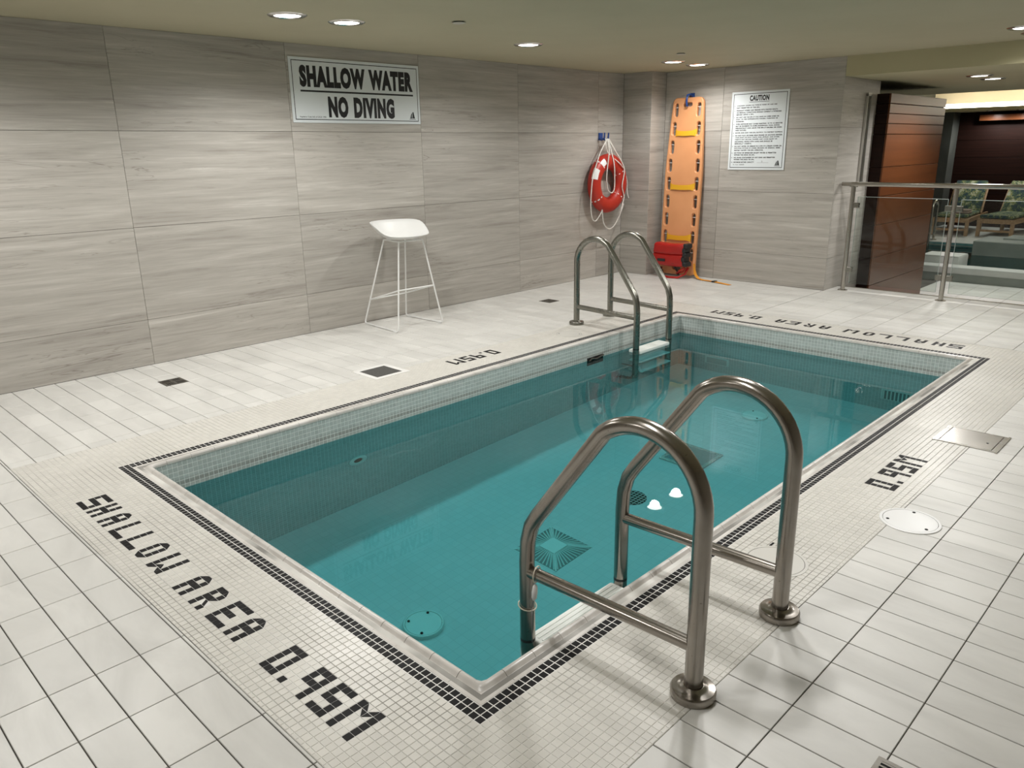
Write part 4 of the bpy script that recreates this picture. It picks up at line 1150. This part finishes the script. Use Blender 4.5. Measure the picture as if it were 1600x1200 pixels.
square_drain(0.802, 3.797, 0.146, 'small square metal floor drain near the left wall, left of the stool')
square_drain(4.514, 3.764, 0.142, 'small square metal floor drain by the left wall beyond the stool')
square_drain(0.522, -0.868, 0.146, 'small square metal floor drain at the bottom picture edge')

# dark recessed hatch in the left deck
t = thing('deck_hatch', (1.867, 2.952, 0), 'square dark hatch cover with pale frame in the left deck edge', 'hatch cover')
b = MB()
cx, cy, h, w = 1.867, 2.952, 0.142, 0.038
for r in ((-h, h, -h, -h + w), (-h, h, h - w, h), (-h, -h + w, -h + w, h - w), (h - w, h, -h + w, h - w)):
    b.box(cx + r[0], cx + r[1], cy + r[2], cy + r[3], -0.004, 0.0022)
b.obj('frame', 'grout_white', t)
MB().box(cx - h + w, cx + h - w, cy - h + w, cy + h - w, -0.004, 0.0012).obj('cover', 'slate', t)

# brushed steel grate on the right deck
t = thing('steel_grate', (3.11, -0.345, 0), 'rectangular brushed steel cover plate in the right deck', 'cover plate')
x0, x1, y0, y1 = 2.975, 3.238, -0.477, -0.210
MB().box(x0, x1, y0, y1, -0.003, 0.0010).obj('tray', 'steel_dark', t)
b = MB()
for r in ((x0, x1, y0, y0 + .014), (x0, x1, y1 - .014, y1), (x0, x0 + .012, y0 + .014, y1 - .014), (x1 - .012, x1, y0 + .014, y1 - .014)): b.box(*r, 0.0, 0.0034)
b.obj('frame', 'steel_far', t)
MB().box(x0 - .008, x1 + .006, y0 - .012, y0 - .001, 0.0, 0.005).obj('edge_bar', 'steel_far', t)
MB().box(x0 - .008, x1 + .006, y1 + .001, y1 + .010, 0.0, 0.004).obj('edge_bar', 'steel_far', t)
MB().cbox(x0 + .016, x1 - .016, y0 + .018, y1 - .018, 0.0, 0.0042, 0.0012).obj('plate', 'plate_steel', t)
MB().lathe([(0.006, 0.0), (0.006, 0.0045), (0.001, 0.0048)], 12, (3.08, y0 + .055, 0)).obj('lift_hole', 'dark_hole', t)

def round_cover(name, cx, cy, r, z, label, cat, mat='white_plastic', rim='white_plastic', screws=(0.5, 2.6, 4.7), group=None, thick=0.004):
    t = thing(name, (cx, cy, z), label, cat, group)
    MB().lathe([(r, 0.0), (r, thick * .8), (r - .004, thick), (r * .90, thick), (r * .90, thick * .3)], 40, (cx, cy, z), cap=False).obj('rim', rim, t, smooth=True, angle=40)
    MB().lathe([(r * .885, 0.0), (r * .885, thick * .9), (r * .86, thick), (0.001, thick * 1.05)], 40, (cx, cy, z)).obj('lid', mat, t, smooth=True, angle=30)
    MB().lathe([(r * .905, 0.0), (r * .905, thick * .25), (0.001, thick * .25)], 40, (cx, cy, z)).obj('gap', 'dark_hole', t)
    for a in screws:
        MB().lathe([(0.0065, 0.0), (0.0065, thick * 1.25), (0.001, thick * 1.3)], 10, (cx + r * .74 * math.cos(a), cy + r * .74 * math.sin(a), z)).obj('screw_hole', 'dark_hole', t)
    return t
round_cover('skimmer_lid', 1.955, -0.425, 0.112, 0, 'round white plastic skimmer lid in the right deck', 'skimmer lid', screws=(2.1, 0.15, 4.2))
round_cover('access_lid', 1.305, -0.178, 0.112, 0, 'round tile-coloured access lid behind the near ladder post', 'access lid', 'lid_mosaic', 'lid_mosaic', (2.2,), thick=0.0015)
MB().box(1.395, 1.425, -0.115, -0.108, 0.0, 0.002).obj('lift_slot', 'dark_hole', bpy.data.objects['access_lid'])
round_cover('access_lid', 3.560, 2.70, 0.112, 0, 'round tile-coloured access lid in front of the far ladder', 'access lid', 'lid_mosaic', 'lid_mosaic', (2.2, 5.3), thick=0.0015)

# ================================================================== POOL FITTINGS (under water)
def receiver(t):
    for o in t.children: o.cycles.is_caustics_receiver = True
t = thing('main_drain', (1.715, 1.25, ZBOT), 'square slotted main drain with raised centre on the pool bottom', 'pool drain')
cx, cy, h, zb = 1.712, 1.248, 0.150, ZBOT + 0.002
MB().add([(cx - h, cy - h, zb), (cx + h, cy - h, zb), (cx + h, cy + h, zb), (cx - h, cy + h, zb), (cx - .055, cy - .055, zb + .03), (cx + .055, cy - .055, zb + .03), (cx + .055, cy + .055, zb + .03), (cx - .055, cy + .055, zb + .03)],
         [(0, 1, 5, 4), (1, 2, 6, 5), (2, 3, 7, 6), (3, 0, 4, 7), (4, 5, 6, 7), (3, 2, 1, 0)]).obj('pyramid_body', 'drain_slot', t)
for d, s_ in (((1, 0), (0, 1)), ((-1, 0), (0, 1)), ((0, 1), (1, 0)), ((0, -1), (1, 0))):
    for k in range(11):
        q = -1 + 2 * (k + .5) / 11
        a0, a1 = 0.058, h - 0.004
        p0 = (cx + d[0] * a0 + s_[0] * q * .055, cy + d[1] * a0 + s_[1] * q * .055, zb + .031)
        p1 = (cx + d[0] * a1 + s_[0] * q * (h - .006), cy + d[1] * a1 + s_[1] * q * (h - .006), zb + .0025)
        MB().tube([p0, p1], 0.0042, 4).obj('rib', 'drain_green', t)
for sx, sy in ((1, 1), (1, -1), (-1, 1), (-1, -1)):
    MB().tube([(cx + sx * .055, cy + sy * .055, zb + .032), (cx + sx * h, cy + sy * h, zb + .003)], 0.006, 6).obj('corner_rib', 'drain_green', t)
MB().box(cx - .055, cx + .055, cy - .055, cy + .055, zb + .028, zb + .034).obj('centre_plate', 'drain_green', t)
receiver(t)
zb = ZBOT + 0.002
receiver(round_cover('hydrostatic_cover', 0.818, 1.275, 0.098, zb, 'round pale cover on the pool bottom nearest the lettering', 'pool fitting', 'drain_green', 'drain_green', (0.6, 3.9, 2.2), thick=0.026))
receiver(round_cover('hydrostatic_cover', 4.05, 1.295, 0.098, zb, 'round pale cover on the pool bottom by the reflected caution sign', 'pool fitting', 'drain_green', 'drain_green', (0.6, 3.9), thick=0.026))
t = thing('suction_grate', (2.44, 1.25, zb), 'round black grate on the pool bottom', 'pool drain')
MB().lathe([(0.088, 0.0), (0.088, 0.004), (0.001, 0.004)], 36, (2.44, 1.25, zb)).obj('plate', 'dark_hole', t)
for k in range(-3, 4):
    u = k * 0.024; hl = math.sqrt(.088 ** 2 - u * u)
    MB().box(2.44 + u - .0015, 2.44 + u + .0015, 1.25 - hl, 1.25 + hl, zb + .004, zb + .006).obj('grid_bar', 'drain_green', t)
    MB().box(2.44 - hl, 2.44 + hl, 1.25 + u - .0015, 1.25 + u + .0015, zb + .004, zb + .006).obj('grid_bar', 'drain_green', t)
receiver(t)
t = thing('bottom_plate', (3.14, 1.272, zb), 'grey square suction plate on the pool bottom behind the near ladder', 'pool fitting')
MB().cbox(2.985, 3.295, 1.12, 1.425, zb, zb + .02, .004).obj('plate', 'steel_far', t)
MB().box(3.01, 3.27, 1.145, 1.40, zb + .0201, zb + .0215).obj('mesh_panel', 'drain_slot', t)
receiver(t)
# wall inlets
yl = PW - IN
t = thing('wall_inlet', (1.282, yl, -0.60), 'round return inlet with dark hole in the left pool wall', 'pool fitting')
for nm, prof, mt in (('ring', [(0.064, 0.0), (0.064, 0.006), (0.056, 0.010), (0.034, 0.010), (0.030, 0.004)], 'drain_green'), ('hole', [(0.031, 0.0), (0.031, 0.003), (0.001, 0.003)], 'inlet_brown')):
    MB().lathe(prof, 28, (0, 0, 0), cap=False).obj(nm, mt, t, loc=(1.282, yl, -0.585), rot=(PI / 2, 0, 0), smooth=True, angle=40)
receiver(t)
t = thing('overflow_slot', (3.55, yl, -0.24), 'dark rectangular overflow opening at the water line near the far ladder', 'pool fitting')
MB().box(3.455, 3.655, yl - .002, yl + .001, -0.300, -0.138).obj('opening', 'dark_hole', t)
MB().tube([(3.46, yl - .010, -.17), (3.50, yl - .010, -.145), (3.56, yl - .010, -.158), (3.65, yl - .010, -.143)], 0.007, 8).obj('weir_flap', 'steel_dark', t)
receiver(t)
xf = PL - IN
t = thing('wall_plate', (xf, 2.03, -0.97), 'faint rectangular inlet plate in the far pool wall near the ladder', 'pool fitting')
MB().cbox(xf - .008, xf + .002, 1.915, 2.148, -0.965, -0.77, .003).obj('plate', 'drain_green', t)
MB().box(xf - .010, xf - .0081, 1.935, 2.128, -0.945, -0.79).obj('panel', 'basin_tile', t)
receiver(t)
t = thing('wall_grille', (xf, 0.45, -0.95), 'dark rectangular grille in the far pool wall near the right corner', 'pool fitting')
MB().box(xf - .008, xf + .002, 0.25, 0.648, -0.94, -0.72).obj('frame', 'drain_green', t)
MB().box(xf - .0095, xf - .0081, 0.262, 0.636, -0.928, -0.732).obj('recess', 'drain_slot', t)
for k in range(14):
    y_ = 0.275 + k * 0.0268
    MB().box(xf - .012, xf - .0096, y_, y_ + .010, -0.925, -0.735).obj('grille_bar', 'drain_green', t)
receiver(t)

# ================================================================== BALUSTRADE
bx = 6.895
t = thing('glass_balustrade', (bx, 0.5, 0), 'stainless steel and glass balustrade at the edge of the raised deck', 'balustrade')
posts = (1.838, 0.91, -0.02, -0.95, -1.88, -2.81)
for y_ in posts:
    p = MB().tube([(bx, y_, 0.002), (bx, y_, 1.035)], 0.0215, 18).obj('post', 'steel_far', t, smooth=True, angle=50)
    MB().lathe([(0.048, 0.0005), (0.048, 0.005), (0.044, 0.007), (0.0216, 0.007)], 24, (bx, y_, 0), cap=False).obj('base_flange', 'steel_far', p)
    MB().box(bx - .012, bx + .012, y_ - .035, y_ + .035, 1.030, 1.038).obj('saddle', 'steel_far', p)
    for z_ in (0.215, 0.855):
        for s_ in (-1, 1):
            if y_ > 1.8 and s_ > 0: continue
            MB().cbox(bx - .014, bx + .014, *sorted((y_ + s_ * .018, y_ + s_ * .075)), z_ - .026, z_ + .026, .004).obj('glass_clip', 'steel_green', p)
MB().cbox(bx - .024, bx + .024, YR + .01, 1.955, 1.038, 1.080, .010).obj('handrail', 'rail_steel', t, smooth=True, angle=40)
for i in range(len(posts) - 1):
    y1, y0 = posts[i] - .055, posts[i + 1] + .055
    pane = MB().box(bx - .005, bx + .005, y0, y1, 0.075, 0.937).obj('glass_pane', 'glass', t)
    MB().box(bx - .0052, bx + .0052, y0, y1, 0.9365, 0.9395).obj('pane_edge', 'glass_edge', pane)
    for ye in (y0, y1): MB().box(bx - .0052, bx + .0052, ye - .0012, ye + .0012, 0.075, 0.937).obj('pane_edge', 'glass_edge', pane)
t = thing('glazing_channel', (7.345, 1.96, 1.08), 'upright aluminium glazing channel on the end of the stone wall', 'glazing channel')
for dx in (-.047, .037): MB().box(7.345 + dx, 7.355 + dx, 1.945, 1.969, 1.06, 1.915).obj('channel_leg', 'alu', t)
MB().box(7.308, 7.382, 1.960, 1.969, 1.06, 1.90).obj('channel_back', 'steel_dark', t)
MB().box(7.298, 7.392, 1.945, 1.969, 1.90, 1.93).obj('channel_cap', 'alu', t)

# ================================================================== FAR HALL FURNITURE
def lounger(x, y, ang, label):
    t = thing('sun_lounger', (x, y, -0.25), label, 'lounger', 'wooden loungers by the far pool')
    ca, sa = math.cos(ang), math.sin(ang)
    def put(mb, name, mat, par=t, smooth=False):
        mb.v = [(x + p[0] * ca - p[1] * sa, y + p[0] * sa + p[1] * ca, -0.25 + p[2]) for p in mb.v]
        return mb.obj(name, mat, par, smooth=smooth, angle=50 if smooth else None)
    w, ln = 0.62, 1.95
    for px, py in ((0.03, -w / 2 + .035), (0.03, w / 2 - .035), (1.45, -w / 2 + .035), (1.45, w / 2 - .035)):
        put(MB().cbox(px - .03, px + .03, py - .03, py + .03, 0, 0.30, .004), 'leg', 'teak')
    for py in (-w / 2 + .02, w / 2 - .02): put(MB().cbox(0, ln, py - .018, py + .018, 0.245, 0.325, .004), 'side_rail', 'teak')
    put(MB().cbox(-.005, .03, -w / 2, w / 2, 0.245, 0.325, .004), 'end_rail', 'teak')
    put(MB().cbox(0.02, .045, -w / 2 + .06, w / 2 - .06, 0.09, 0.13, .003), 'stretcher', 'teak')
    for k in range(8): put(MB().cbox(.08 + k * .145, .185 + k * .145, -w / 2 + .04, w / 2 - .04, 0.318, 0.332, .003), 'slat', 'teak')
    put(MB().cbox(.0, 1.25, -w / 2 + .03, w / 2 - .03, 0.335, 0.395, .025), 'seat_pad', 'floral', smooth=True)
    th = math.radians(52); c, s = math.cos(th), math.sin(th)
    bk = MB().cbox(0, .72, -w / 2 + .03, w / 2 - .03, 0.0, 0.065, .025); bk.v = [(1.22 + p[0] * c - p[2] * s, p[1], .35 + p[0] * s + p[2] * c) for p in bk.v]
    put(bk, 'back_pad', 'floral', smooth=True)
    fr = MB().cbox(0, .70, -w / 2, w / 2, -.035, -.005, .004); fr.v = [(1.22 + p[0] * c - p[2] * s, p[1], .35 + p[0] * s + p[2] * c) for p in fr.v]
    put(fr, 'back_frame', 'teak')
    return t
lounger(15.25, 3.18, math.radians(5), 'wooden lounger with floral cushion and folded towel, beside the wood partition')
lounger(15.35, 2.46, math.radians(-3), 'wooden lounger with floral cushion at the right picture edge')
t = thing('folded_towel', (15.56, 3.10, 0.145), 'folded brown towel lying on the floral lounger cushion', 'towel')
MB().cbox(15.42, 15.70, 2.95, 3.25, 0.147, 0.185, .012).obj('lower_fold', 'towel', t, smooth=True, angle=60)
MB().cbox(15.43, 15.69, 2.96, 3.24, 0.186, 0.222, .012).obj('upper_fold', 'towel', t, smooth=True, angle=60)
t = thing('pool_handrail', (14.35, 3.18, -0.25), 'slim steel handrail of the far pool beside the loungers', 'handrail')
pts = [(14.35, 3.18, -0.25), (14.35, 3.18, .30)] + [(14.35 - .13 + .13 * math.cos(a), 3.18, .32 + .13 * math.sin(a)) for a in [PI * k / 8 for k in range(9)]] + [(14.09, 3.18, 0.0), (14.06, 3.18, -0.8)]
MB().tube(pts, 0.022, 12).obj('rail', 'steel_far', t, smooth=True, angle=50)
MB().lathe([(0.055, 0.0), (0.055, 0.015), (0.023, 0.02)], 20, (14.35, 3.18, -0.25)).obj('flange', 'steel_far', t)
# pale overflow box standing on the curb of the far pool
t = thing('weir_box', (11.05, 2.05, -0.25), 'pale rounded weir box on the near edge of the far pool', 'weir box')
MB().cbox(10.98, 11.45, 1.85, 2.35, -0.60, -0.10, .02).obj('body', 'far_white', t, smooth=True, angle=40)
MB().cbox(10.985, 11.44, 1.86, 2.34, -0.101, -0.095, .002).obj('top_cap', 'far_white', t)
